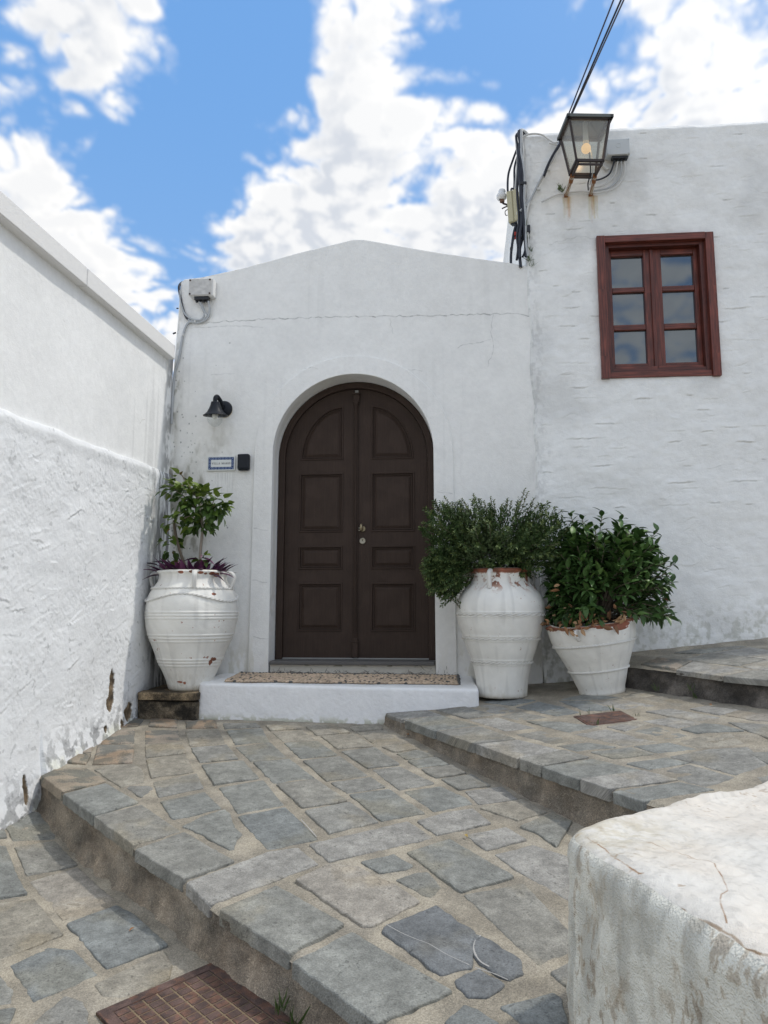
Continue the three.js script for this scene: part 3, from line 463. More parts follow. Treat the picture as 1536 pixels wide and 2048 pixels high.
// ---- the door itself
{
  const grainT = tex(512, 512, (u, v) => { const f = pfbm(u * 1, v * 1, 8, 4), g = pnoise(u * 160, v * 6, 160); const w = smooth(0.6, 0.75, pfbm(u + 0.4, v + 0.2, 5, 4)), s = 0.95 + 0.12 * (f - 0.5) + 0.08 * (g - 0.5) + 0.05 * w; return [255 * s, 255 * s, 252 * s]; });
  const grainB = tex(512, 512, (u, v) => pnoise(u * 128, v * 4, 128) * 0.6 + pfbm(u, v, 20, 3) * 0.4, false);
  const wood = phys({ color: lin(0.06, 0.041, 0.033), map: bumpAt(grainT, 0.8), bumpMap: bumpAt(grainB, 0.4), bumpScale: 0.0016, roughness: 0.52, specularIntensity: 0.25 });
  const Z = -0.25, bar = (x0, x1, y0, y1, z0, z1, r = 0.004) => boxUV(box(x1 - x0, y1 - y0, z1 - z0, (x0 + x1) / 2, (y0 + y1) / 2, (z0 + z1) / 2, r));
  // frame with an arched head
  const fs = new THREE.Shape(); const R0 = DR - 0.004, R1 = DR - 0.062;
  fs.moveTo(DX + R0, 0.415); fs.lineTo(DX + R0, SPR); fs.absarc(DX, SPR, R0, 0, Math.PI, false); fs.lineTo(DX - R0, 0.415); fs.lineTo(DX - R1, 0.415); fs.lineTo(DX - R1, SPR); fs.absarc(DX, SPR, R1, Math.PI, 0, true); fs.lineTo(DX + R1, 0.415); fs.closePath();
  const fg = new THREE.ExtrudeGeometry(fs, { depth: 0.06, bevelEnabled: true, bevelThickness: 0.006, bevelSize: 0.006, bevelOffset: -0.006, bevelSegments: 2, curveSegments: 48 }); fg.translate(0, 0, Z - 0.03);
  part('door_frame', fg, wood, gate);
  // raised outline around a panel, and the bevelled field inside it
  function extr(pts, holePts, z0, depth, bev) { const s = new THREE.Shape(pts.map((p) => new THREE.Vector2(...p))); if (holePts) s.holes.push(new THREE.Path(holePts.slice().reverse().map((p) => new THREE.Vector2(...p)))); const g = new THREE.ExtrudeGeometry(s, { depth: depth - bev, bevelEnabled: bev > 0, bevelThickness: bev, bevelSize: bev, bevelOffset: -bev, bevelSegments: 2 }); g.translate(0, 0, z0); return g; }
  function field(a, b, z0, h) { // flat centre with sloping margins
    const n = a.length, pos = [], uv = [], idx = []; for (const [q, z] of [[a, z0], [b, z0 + h]]) q.forEach((p) => { pos.push(p[0], p[1], z); uv.push(p[0], p[1]); }); for (let i = 0; i < n; i++) { const j = (i + 1) % n; idx.push(i, j, n + j, i, n + j, n + i); }
    for (const t of THREE.ShapeUtils.triangulateShape(b.map((p) => new THREE.Vector2(...p)), [])) idx.push(...t.map((k) => k + n)); let g = new THREE.BufferGeometry(); g.setAttribute('position', new THREE.Float32BufferAttribute(pos, 3)); g.setAttribute('uv', new THREE.Float32BufferAttribute(uv, 2)); g.setIndex(idx); g = g.toNonIndexed(); g.computeVertexNormals(); return g; }
  const rect = (x0, y0, x1, y1) => [[x0, y0], [x1, y0], [x1, y1], [x0, y1]];
  for (const s of [-1, 1]) {
    const xo = DX + s * (R1 - 0.002), xi = DX + s * 0.018, lo = Math.min(xo, xi), hi = Math.max(xo, xi), R2 = R1 - 0.002;
    const pts = [[hi, 0.425], [hi, s < 0 ? SPR + Math.sqrt(R2 * R2 - 0.018 * 0.018) : SPR]];
    for (let k = 0; k <= 28; k++) { const a = s < 0 ? mix(Math.PI / 2 + 0.028, Math.PI, k / 28) : mix(0, Math.PI / 2 - 0.028, k / 28); if (s > 0 || k > 0) pts.push([DX + R2 * Math.cos(a), SPR + R2 * Math.sin(a)]); }
    pts.push([lo, s < 0 ? SPR - 0.01 : 0.425]); if (s < 0) pts.push([lo, 0.425]);
    const x0 = s < 0 ? -1.345 : -0.69, x1 = s < 0 ? -0.944 : -0.296;
    const quarter = (d) => { const out = [], cx = s < 0 ? x1 : x0, A = Math.abs(x1 - x0) - 0.008 - d, B = 0.5 - d, a0 = Math.asin(Math.min(0.9, (d + 0.012) / B)), a1 = Math.acos(d / A); out.push(s < 0 ? [cx - A * Math.cos(a0), 2.198 + d] : [cx + d, 2.198 + d], s < 0 ? [cx - d, 2.198 + d] : [cx + A * Math.cos(a0), 2.198 + d]); for (let k = 0; k <= 16; k++) { const a = s < 0 ? mix(a1, a0, k / 16) : mix(a0, a1, k / 16), c = A * Math.cos(a); out.push([s < 0 ? cx - c : cx + c, 2.198 + B * Math.sin(a)]); } return out; };
    const clean = pts.filter((p, i) => i === 0 || Math.hypot(p[0] - pts[i - 1][0], p[1] - pts[i - 1][1]) > 1e-3);
        const panels = [[0.657, 1.085], [1.204, 1.414], [1.537, 2.078]].map(([a, b]) => (d) => rect(x0 + d, a + d, x1 - d, b - d)).concat(quarter);
    const leafS = new THREE.Shape(clean.map((p) => new THREE.Vector2(...p))); for (const p of panels) leafS.holes.push(new THREE.Path(p(0).slice().reverse().map((q) => new THREE.Vector2(...q))));
    const lg = new THREE.ExtrudeGeometry(leafS, { depth: 0.04, bevelEnabled: false }); lg.translate(0, 0, Z - 0.04);
    const leaf = part('door_leaf', lg, wood, gate);
    for (const p of panels) {
      part('panel_moulding', joined([extr(p(0), p(0.016), Z - 0.02, 0.028, 0.006), extr(p(0.019), p(0.03), Z - 0.03, 0.026, 0.004)]), wood, leaf);
      part('panel', joined([extr(p(-0.003), null, Z - 0.04, 0.026, 0), field(p(0.033), p(0.056), Z - 0.0135, 0.013)]), wood, leaf);
    }
    if (s > 0) {
      const brass = mat({ color: lin(0.33, 0.27, 0.17), metalness: 0.85, roughness: 0.38 }), dull = mat({ color: lin(0.36, 0.33, 0.26), metalness: 0.7, roughness: 0.45 });
      const rose = new THREE.CylinderGeometry(0.024, 0.027, 0.01, 28); rose.rotateX(Math.PI / 2); rose.translate(-0.764, 1.565, Z + 0.007);
      const kn = new THREE.SphereGeometry(0.02, 20, 14); kn.scale(0.72, 1.75, 0.9); kn.translate(-0.772, 1.572, Z + 0.055); part('knob', [rose, rod([-0.766, 1.567, Z + 0.01], [-0.77, 1.57, Z + 0.05], 0.009), kn], brass, leaf);
      const plate = new THREE.LatheGeometry([[0, 0.009], [0.019, 0.009], [0.023, 0.012], [0.027, 0.01], [0.029, 0]].map((p) => new THREE.Vector2(...p)), 32); plate.rotateX(Math.PI / 2); plate.translate(-0.765, 1.456, Z + 0.002);
      part('lock_plate', plate, dull, leaf);
      const kh = new THREE.CylinderGeometry(0.004, 0.004, 0.004, 12); kh.rotateX(Math.PI / 2); part('keyhole', [kh.translate(-0.765, 1.466, Z + 0.0115), box(0.004, 0.012, 0.004, -0.765, 1.459, Z + 0.0115)], mat({ color: lin(0.01, 0.01, 0.01) }), leaf);
      part('latch', [box(0.01, 0.012, 0.012, -0.795, 1.572, Z + 0.006, 0.002), box(0.01, 0.012, 0.012, -0.795, 1.552, Z + 0.006, 0.002)], dull, leaf);
    }
  }
  // central cover strip, turned like a slender column
  const st = [bar(DX - 0.026, DX + 0.026, 0.432, 0.56, Z, Z + 0.03), bar(DX - 0.03, DX + 0.03, 0.56, 0.572, Z, Z + 0.036), bar(DX - 0.022, DX + 0.022, 0.572, 0.6, Z, Z + 0.03), bar(DX - 0.02, DX + 0.02, 0.6, 2.7, Z, Z + 0.016), bar(DX - 0.024, DX + 0.024, 2.715, 2.735, Z, Z + 0.034), bar(DX - 0.028, DX + 0.028, 2.735, 2.8, Z, Z + 0.034), bar(DX - 0.034, DX + 0.034, 2.8, 2.815, Z, Z + 0.04)];
  const col = new THREE.LatheGeometry([[0.013, 0.6], [0.011, 0.62], [0.013, 0.65], [0.0115, 1.6], [0.0115, 2.6], [0.014, 2.66], [0.02, 2.7], [0.02, 2.715]].map((p) => new THREE.Vector2(...p)), 16); col.translate(DX, 0, Z + 0.017); st.push(col);
  part('cover_strip', st, wood, gate);
  part('weather_bar', bar(DX - R1, DX + R1, 0.416, 0.428, Z - 0.03, Z + 0.012, 0.002), mat({ color: lin(0.3, 0.3, 0.29), metalness: 0.6, roughness: 0.5 }), gate);
}

// ---- house on the right
const house = thing('white_house', 'tall white house with trowel marked plaster and one red brown window', 'house');
{
  const HX = (y) => 0.7 + (5.13 - y) * 0.0134, TOP = 5.13, Zf = 0.022;
  const r = rng(91), marks = [], bins = new Map();
  for (let row = 0; row < 46; row++) { let x = 0.05 + r() * 0.3; const y0 = 0.35 + row * 0.104; while (x < 3.9) { const len = 0.05 + r() * 0.12 + (r() < 0.15 ? 0.15 : 0); if (r() < 0.62) marks.push({ x, y: y0 + (r() - 0.5) * 0.085, len, tilt: (r() - 0.5) * 0.1, amp: (0.0022 + 0.0055 * r() * r()) * (y0 < 1.7 ? 0.6 : 1), curl: (r() - 0.5) * 0.05 }); x += len + 0.06 + r() * 0.3; } }
  for (let i = 0; i < 90; i++) marks.push({ x: r() * 3, y: 0.5 + r() * 4.4, len: 0.05 + r() * 0.12, tilt: (r() - 0.5) * 1.4, amp: 0.0015 + r() * 0.0015, curl: (r() - 0.5) * 0.2 });
  for (const m of marks) for (let k = Math.floor((m.y - 0.15) * 8); k <= Math.floor((m.y + 0.15) * 8); k++) { if (!bins.has(k)) bins.set(k, []); bins.get(k).push(m); }
  const relief = (x, y) => {
    let d = (fbm(x * 2.6, y * 3.4, 3) - 0.5) * 0.034 + (fbm(x * 11, y * 16, 3) - 0.5) * 0.008;
    for (const m of bins.get(Math.floor(y * 8)) ?? []) { const t = (x - m.x) / m.len; if (t < -0.15 || t > 1.15) continue; const yl = m.y + m.tilt * (x - m.x) + m.curl * (t - 0.5) * (t - 0.5) + (vnoise(x * 40, m.y * 10) - 0.5) * 0.008, e = y - yl, w = smooth(-0.15, 0.2, t) * smooth(1.15, 0.8, t); if (e >= 0 && e < 0.06) d += m.amp * w * Math.exp(-e / 0.018); else if (e < 0 && e > -0.016) d -= m.amp * 0.7 * w * (1 + e / 0.016); }
    return d;
  };
  const hMap = sheet(900, 1030, -0.2, -0.4, 4.8, 5.6, (x, y) => {
    const m = fbm(x * 3, y * 3, 4), m2 = fbm(x * 16, y * 12, 4); let s = limeNoise(x + 9, y), warm = 0;
    const seam = smooth(0.17, 0.0, x + 0.09 * (m2 - 0.5)) * smooth(0.46, 0.66, fbm(x * 40, y * 24, 4)) * 0.08, foot = smooth(0.95, 0.4, y - 0.1 * x + 0.3 * (m - 0.5)) * smooth(0.45, 0.7, fbm(x * 30, y * 22, 4)) * 0.13, grime = smooth(0.5, 0.7, fbm(x * 5 + 8, y * 5, 4)) * smooth(1.0, 0.35, Math.abs(y - 4.55) + Math.abs(x - 0.55) * 0.7) * 0.04, pass = smooth(0.55, 0.72, fbm(x * 1.5 + 4, y * 1.1, 4)) * 0.06;
    s *= 1 - seam - foot - grime - pass; warm = foot * 0.2;
    return [241 * s, 241 * s, 238 * s * (1 - warm)];
  }, (ctx, X, Y, px) => {
    for (const m of marks) if (m.amp > 0.0032) crackShadeLine(ctx, X, Y, px, [[m.x + m.len * 0.1, m.y + m.tilt * m.len * 0.1 - 0.002], [m.x + m.len * 0.85, m.y + m.tilt * m.len * 0.85 - 0.002]], 0.0028, 'rgba(95,95,98,0.5)', 0.003, Math.round(m.x * 1000));  // dark strokes paint the shade caught under the stronger trowel ridges
    const q = rng(17);
    for (const bx of [1.076 - 0.7, 1.291 - 0.7]) for (let i = 0; i < 46; i++) { const o = (q() + q() - 1) * 0.05, l = 0.04 + 0.3 * q() * q(); ctx.fillStyle = `rgba(${165 + q() * 40},${125 + q() * 40},${80 + q() * 30},${0.05 + 0.09 * q()})`; ctx.fillRect(X(bx + o), Y(4.49), 1 + q() * 2, px * l); }
    crackShadeLine(ctx, X, Y, px, [[0.2, 4.05], [0.45, 4.12], [0.6, 4.09], [0.66, 3.98]], 0.003, 'rgba(150,150,148,0.6)', 0.01, 31);
    crackShadeLine(ctx, X, Y, px, [[1.3, 1.45], [1.36, 1.38], [1.5, 1.33]], 0.003, 'rgba(150,150,148,0.7)', 0.01, 32);
  });
  const hm = mat({ map: hMap, bumpMap: bumpAt(grainBump, 0.7), bumpScale: 0.004, roughness: 0.93 });
  const us = steps([-4, -0.1, 0.2], [-0.1, 2.5, 0.0115], [2.5, 4.2, 0.06]), vs = steps([-0.3, 0.4, 0.02], [0.4, 5.1, 0.0068], [5.1, 5.13, 0.006], [5.13, 5.6, 0.03]);
  const RC = 0.035, wx0 = 1.36, wx1 = 2.285, wy0 = 2.85, wy1 = 4.05;
  part('wall', gridGeo(us, vs, (s, t) => {
    const y = Math.min(t, TOP), over = Math.max(0, t - TOP), hx = HX(y); let x, z, nx, nz;
    if (s > RC) { x = hx + s; z = Zf; nx = 0; nz = 1; } else if (s < -RC) { x = hx; z = Zf + s; nx = -1; nz = 0; } else { const a = (s + RC) / (2 * RC) * Math.PI / 2; nx = -Math.cos(a); nz = Math.sin(a); x = hx + RC + RC * nx; z = Zf - RC + RC * nz; }
    const wob = (fbm(s * 1.1 + 3, 0.5, 3) - 0.5) * 0.05, d = relief(s, t) + (over > 0 ? -0.0 : 0), rt = smooth(0.05, 0, TOP - y), inn = over + rt * rt * 0.02;
    return [x + nx * (d - inn), y + wob * smooth(3.5, 5.13, y) + (over > 0 ? 0.004 : 0), z + nz * (d - inn), s < 0 ? -s * 0.2 : s, t];
  }, (s, t) => { const x = HX(t) + s; return x > wx0 && x < wx1 && t > wy0 && t < wy1; }), hm, house);
  part('rear_wall', boxUV(box(3.9, 5.2, 3.6, 2.85, 2.45, -2.05)), mat({ color: lin(0.8, 0.8, 0.79) }), house);
  part('roof', boxUV(box(4.1, 0.05, 3.9, 2.8, 5.085, -2.1)), mat({ color: lin(0.78, 0.78, 0.77) }), house);

  // window: mahogany casing, two sashes of three panes
  const redMap = tex(512, 512, (u, v) => { const f = pfbm(u, v * 1, 5, 4), g = pnoise(u * 90, v * 5, 90), h = pnoise(u * 220, v * 12, 220); const s = 0.82 + 0.35 * (g - 0.5) + 0.3 * (f - 0.5) + 0.16 * (h - 0.5); return [255 * s, 238 * s, 230 * s]; });
  const redV = phys({ color: lin(0.21, 0.06, 0.04), map: bumpAt(redMap, 0.6), bumpMap: bumpAt(redMap, 0.6), bumpScale: 0.0008, roughness: 0.4 }), dark = phys({ color: lin(0.14, 0.04, 0.028), map: bumpAt(redMap, 0.6), roughness: 0.42 });
  const woodUV = (g) => { boxUV(g); g.computeBoundingBox(); const e = g.boundingBox.getSize(V(0, 0, 0)), u = g.attributes.uv; if (e.x > e.y) for (let i = 0; i < u.count; i++) u.setXY(i, u.getY(i), u.getX(i)); return g; };
  const win = part('window', [woodUV(box(0.07, 1.29, 0.07, 1.357, 3.449, Zf + 0.002, 0.004)), woodUV(box(0.07, 1.285, 0.07, 2.275, 3.445, Zf + 0.002, 0.004)), woodUV(box(0.848, 0.062, 0.07, 1.816, 4.06, Zf + 0.001, 0.004)), woodUV(box(0.848, 0.05, 0.05, 1.816, 2.835, Zf - 0.008, 0.004))], redV, house);
  part('inner_frame', [box(0.04, 1.17, 0.12, 1.41, 3.445, -0.05), box(0.04, 1.17, 0.12, 2.222, 3.445, -0.05), box(0.772, 0.03, 0.12, 1.816, 4.015, -0.05), box(0.772, 0.04, 0.11, 1.816, 2.88, -0.05)].map((g) => woodUV(g)), dark, win);
  const glass = phys({ color: lin(0.035, 0.04, 0.045), roughness: 0.03, ior: 2.3, specularColor: lin(0.82, 0.92, 1) });
  const zS = -0.075, rows = [[2.964, 3.266], [3.318, 3.614], [3.658, 3.948]];
  for (const [a, b, c, d] of [[1.43, 1.815, 1.462, 1.738], [1.818, 2.202, 1.89, 2.166]]) {
    const g = [box(c - a, 1.09, 0.045, (a + c) / 2, 3.455, zS, 0.004), box(b - d, 1.09, 0.045, (b + d) / 2, 3.455, zS, 0.004), box(d - c, 0.052, 0.045, (c + d) / 2, 3.974, zS, 0.004), box(d - c, 0.052, 0.045, (c + d) / 2, 2.936, zS, 0.004), box(b - a, 0.026, 0.03, (a + b) / 2, 2.916, zS + 0.03, 0.006), box(d - c, 0.046, 0.036, (c + d) / 2, 3.636, zS, 0.006), box(d - c, 0.05, 0.036, (c + d) / 2, 3.292, zS, 0.006)];
    part('sash', g.map((q) => woodUV(q)), redV, win);
    for (const [p, q] of rows) part('pane', box(d - c + 0.01, q - p + 0.01, 0.006, (c + d) / 2, (p + q) / 2, zS - 0.012), glass, win);
  }
  part('meeting_strip', woodUV(box(0.03, 1.08, 0.02, 1.806, 3.455, zS + 0.03, 0.006)), redV, win);
}

// ---- boundary wall on the left
const bound = thing('boundary_wall', 'high white boundary wall with smooth upper half, rough lower half and coping', 'wall');
{
  const uMap = sheet(1024, 700, -4.7, 1.8, 4.8, 1.6, (z, y) => { let s = limeNoise(z + 4, y + 9); const m = fbm(z * 12, y * 8, 4), st = smooth(0.6, 0.8, vnoise(z * 26, y * 0.9)) * 0.05 * smooth(0.45, 0.6, vnoise(z * 2, 3)), c = smooth(-0.22, -0.02, z + 0.1 * (m - 0.5)) * smooth(0.42, 0.6, m) * 0.3; s *= 1 - st - c; return [243 * s, 243 * s, 241 * s]; }, (ctx, X, Y, px) => { crackShadeLine(ctx, X, Y, px, [[-0.66, 2.34], [-0.62, 2.38], [-0.56, 2.4]], 0.004, 'rgba(120,116,100,0.7)', 0.004, 5); crackShadeLine(ctx, X, Y, px, [[-1.9, 2.72], [-1.88, 2.71]], 0.006, 'rgba(110,110,104,0.8)', 0.003, 6); });
  const um = mat({ map: uMap, bumpMap: bumpAt(grainBump, 0.5), bumpScale: 0.0025 });
  const topY = (z) => 3.19 - 0.027 * z, ledge = (z) => 2.045 - 0.037 * z;
  part('upper_wall', gridGeo(steps([0, 4.7, 0.05]), steps([0, 1, 0.05]), (z, t) => { const y = mix(ledge(z) - 0.08, topY(z) - 0.06, t); return [-2.475 + (fbm(z * 1.5, y * 1.5, 3) - 0.5) * 0.012, y, z, -z, y]; }), um, bound);
  part('wall_core', boxUV(box(0.4, 3.2, 4.7, -2.69, 1.36, 2.352)), mat({ color: lin(0.8, 0.8, 0.78) }), bound);
  const capM = mat({ color: lin(0.8, 0.79, 0.77), bumpMap: bumpAt(grainBump, 0.6), bumpScale: 0.003 });
  for (const [a, b] of [[0.13, 1.742], [1.748, 3.3], [3.306, 4.7]]) { const g = boxUV(box(0.6, 0.13, b - a, -2.71, 0, 0, 0.008)); g.rotateX(0.027); g.translate(0, topY((a + b) / 2) - 0.065, (a + b) / 2); part('coping', g, capM, bound); }
  // rough lower half
  const r = rng(57), marks = [], bins = new Map();
  for (let i = 0; i < 330; i++) { const z = r() * 3.4, y = -0.3 + r() * 2.3, len = 0.05 + 0.14 * r(); marks.push({ z, y, len, tilt: -0.2 + (r() - 0.5) * 0.7, amp: 0.002 + 0.0075 * r() * r() * r(), up: r() < 0.5 ? 1 : -1 }); }
  for (const m of marks) for (let k = Math.floor((m.y - 0.2) * 6); k <= Math.floor((m.y + 0.2) * 6); k++) { if (!bins.has(k)) bins.set(k, []); bins.get(k).push(m); }
  // the plaster has come off in a few places
  const lost = (z, y) => { let m = 0; for (const [cz, cy, rz, ry] of [[1.02, 0.3, 0.05, 0.17], [1.06, 0.17, 0.07, 0.06], [0.74, 0.075, 0.1, 0.08], [0.52, 0.08, 0.045, 0.13], [0.86, -0.0, 0.04, 0.05], [2.12, -0.17, 0.03, 0.09], [1.16, 0.02, 0.03, 0.03]]) m = Math.max(m, 1 - Math.hypot((z - cz) / rz, (y - cy) / ry)); return m <= 0 ? 0 : smooth(0.0, 0.12, m - 0.9 * (fbm(z * 22, y * 22, 4) - 0.32)); };
  const footY = (z) => z < 1.95 ? landY(0, z) : laneY(-2.45, z);
  const relief = (z, y) => {
    let d = (fbm(z * 2.4, y * 2.4, 3) - 0.5) * 0.03 + (fbm(z * 11, y * 17, 3) - 0.5) * 0.006 + (fbm(z * 50, y * 50, 3) - 0.5) * 0.006 * smooth(0.4, 0.6, fbm(z * 5, y * 5 + 3, 3));
    for (const m of bins.get(Math.floor(y * 6)) ?? []) { const t = (z - m.z) / m.len; if (t < -0.15 || t > 1.15) continue; const e = (y - m.y - m.tilt * (z - m.z) - (vnoise(z * 40, m.y * 9) - 0.5) * 0.01) * m.up, w = smooth(-0.15, 0.25, t) * smooth(1.15, 0.75, t); if (e >= 0 && e < 0.07) d += m.amp * w * Math.exp(-e / 0.016); else if (e < 0 && e > -0.02) d -= m.amp * 0.6 * w * (1 + e / 0.02); }
    return d - 0.014 * lost(z, y);
  };
  const lMap = sheet(1400, 800, -4.7, -0.6, 4.8, 2.75, (u, y) => {
    const z = -u; let s = limeNoise(z + 14, y + 2); const m = fbm(z * 6, y * 6, 4), m2 = fbm(z * 24, y * 24, 4), h = y - footY(z);
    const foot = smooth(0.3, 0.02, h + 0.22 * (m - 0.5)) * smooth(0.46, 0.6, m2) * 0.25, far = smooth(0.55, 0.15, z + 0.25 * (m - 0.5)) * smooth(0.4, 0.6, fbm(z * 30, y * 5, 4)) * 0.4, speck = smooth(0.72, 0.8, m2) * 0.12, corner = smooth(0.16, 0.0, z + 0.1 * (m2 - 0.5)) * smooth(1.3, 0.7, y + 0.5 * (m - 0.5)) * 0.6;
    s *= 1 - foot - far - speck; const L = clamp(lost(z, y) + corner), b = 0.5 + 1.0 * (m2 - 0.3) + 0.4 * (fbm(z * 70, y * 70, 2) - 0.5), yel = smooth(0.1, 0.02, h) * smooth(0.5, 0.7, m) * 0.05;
    return [mix(236 * s, 120 * b + 20, L), mix(237 * s, 105 * b + 16, L), mix(237 * s * (1 - yel), 84 * b + 12, L)];
  }, (ctx, X, Y, px) => { for (const m of marks) if (m.amp > 0.006) crackShadeLine(ctx, X, Y, px, [[-m.z - m.len * 0.1, m.y + m.tilt * m.len * 0.1], [-m.z - m.len * 0.9, m.y + m.tilt * m.len * 0.9]], 0.003, 'rgba(140,140,140,0.5)', 0.004, Math.round(m.z * 1000)); });
  const lm = mat({ map: lMap, bumpMap: bumpAt(grainBump, 0.5), bumpScale: 0.0045, roughness: 0.95 });
  part('lower_wall', gridGeo(steps([-0.02, 3.1, 0.0062], [3.1, 4.7, 0.04]), steps([0, 0.93, 1 / 380], [0.93, 1.03, 0.004]), (z, t) => {
    const yT = ledge(z) + (fbm(z * 4, 9, 2) - 0.5) * 0.03, y0 = -0.62, y = mix(y0, yT, Math.min(t, 1)), h = y - footY(z), lip = smooth(0.955, 0.985, t) * 0.008 - smooth(0.985, 1.0, t) * 0.01;
    const flare = 0.045 * Math.pow(clamp(1 - h / 0.35), 2) * smooth(0.5, 1.4, z), o = t > 1 ? (t - 1) / 0.03 : 0, lean = 0.02 * (1 - y / 2);
    return [-2.452 + lean + flare + (relief(z, y) * 0.9 + lip) * (1 - o) - 0.05 * o, y + 0.004 * o, z, -z, y];
  }), lm, bound);
}

// ---- white doorstep
const step = thing('doorstep', 'whitewashed doorstep block with a pebble mosaic let into its top', 'doorstep');
const stepTop = (x, z) => 0.303 - 0.055 * z - 0.004 * x;
{
  const poly = [[-1.955, -0.01], [0.19, -0.01], [0.212, 0.672], [-0.6, 0.63], [-1.962, 0.54]];
  const g = roundedBlock(poly, { top: (x, z) => stepTop(x, z), bot: () => -0.12, r: 0.025, corner: 0.04, s: 0.009, amp: 0.006, freq: 5, fine: 0.0014, seed: 3, flare: 0.012, ringStep: 0.012 });
  const sm = sheet(1400, 400, 0, -0.15, 6.4, 0.5, (a, y) => { let s = limeNoise(a, y + 3); const m2 = fbm(a * 20, y * 20, 4), f = smooth(0.07, -0.02, y + 0.06 * (m2 - 0.5)) * smooth(0.4, 0.6, m2) * 0.28; s *= 1 - f; return [240 * s, 240 * s, 240 * s * (1 - f * 0.4)]; });
  const bm = bumpAt(grainBump, 0.35);
  part('block', g.side, mat({ map: sm, bumpMap: bm, bumpScale: 0.005 }), step);
  part('top', g.top, mat({ color: lin(0.84, 0.84, 0.83), bumpMap: bm, bumpScale: 0.005 }), step);
  // pebbles set in mortar, pale with dark ones along the back
  const bed = gridGeo(steps([-1.77, 0.075, 0.02]), steps([0.005, 0.505, 0.02]), (x, z) => [x, stepTop(x, z) + 0.004, z, x / 0.5, z / 0.5]);
  part('mosaic_bed', bed, mat({ map: sandMap, color: lin(0.5, 0.48, 0.45), bumpMap: sandBump, bumpScale: 0.004 }), step);
  const pg = new THREE.SphereGeometry(1, 7, 5), pm = mat({ color: 0xffffff, roughness: 0.75 }), r = rng(8), spots = [];
  for (let z = 0.012, row = 0; z < 0.5; z += 0.0205, row++) for (let x = -1.765 + (row % 2) * 0.015; x < 0.07; x += 0.03) spots.push([x + (r() - 0.5) * 0.007, z + (r() - 0.5) * 0.005, row]);
  const im = new THREE.InstancedMesh(pg, pm, spots.length), M = new THREE.Matrix4(), Q = new THREE.Quaternion(), c = new THREE.Color();
  spots.forEach(([x, z, row], i) => { Q.setFromEuler(new THREE.Euler((r() - 0.5) * 0.4, (row % 2 ? 0.6 : -0.6) + (r() - 0.5) * 0.5, (r() - 0.5) * 0.3)); M.compose(V(x, stepTop(x, z) + 0.003, z), Q, V(0.0165 + r() * 0.004, 0.011 + r() * 0.004, 0.0085 + r() * 0.002)); im.setMatrixAt(i, M); const d = z < 0.045 || x > 0.05 || (r() < 0.12), k = 0.75 + 0.5 * r(); im.setColorAt(i, d ? c.setRGB(0.1 * k, 0.1 * k, 0.095 * k) : c.setRGB(0.56 * k, 0.43 * k, 0.31 * k)); });
  im.name = 'pebble'; im.userData.kind = 'stuff'; im.castShadow = im.receiveShadow = true; step.add(im);
}
// rough stone ledge that carries the jar in the corner
{
  const t = thing('stone_ledge', 'rough brown stone ledge in the corner under the white jar', 'ledge');
  const rm = tex(512, 512, (u, v) => { const f = pfbm(u, v, 6, 5, 0.6), d = smooth(0.4, 0.7, pfbm(u + 0.4, v + 0.2, 7, 5, 0.62)), g = pnoise(u * 160, v * 160, 160); const s = (0.75 + 0.7 * (f - 0.5) + 0.4 * (g - 0.5)) * (1 - 0.5 * d); return [158 * s, 143 * s, 120 * s]; });
  const m = mat({ map: bumpAt(rm, 0.6), bumpMap: bumpAt(sandBump, 0.5), bumpScale: 0.01 });
  const a = roundedBlock([[-2.46, 0.02], [-1.94, 0.02], [-1.94, 0.6], [-2.43, 0.585]], { top: () => 0.145, bot: () => -0.06, r: 0.02, corner: 0.05, s: 0.012, amp: 0.028, freq: 7, fine: 0.004, seed: 11 });
  const b = roundedBlock([[-2.46, 0.02], [-1.945, 0.02], [-1.945, 0.625], [-2.425, 0.615]], { top: () => 0.212, bot: () => 0.155, r: 0.014, corner: 0.03, s: 0.012, amp: 0.006, freq: 9, fine: 0.002, seed: 21 });
  part('rubble_base', [a.side, a.top], m, t); part('cap_slab', [b.side, b.top], mat({ map: bumpAt(rm, 0.9), color: lin(1.3, 1.2, 1.05), bumpMap: bumpAt(slateBump, 0.5), bumpScale: 0.006 }), t);
}
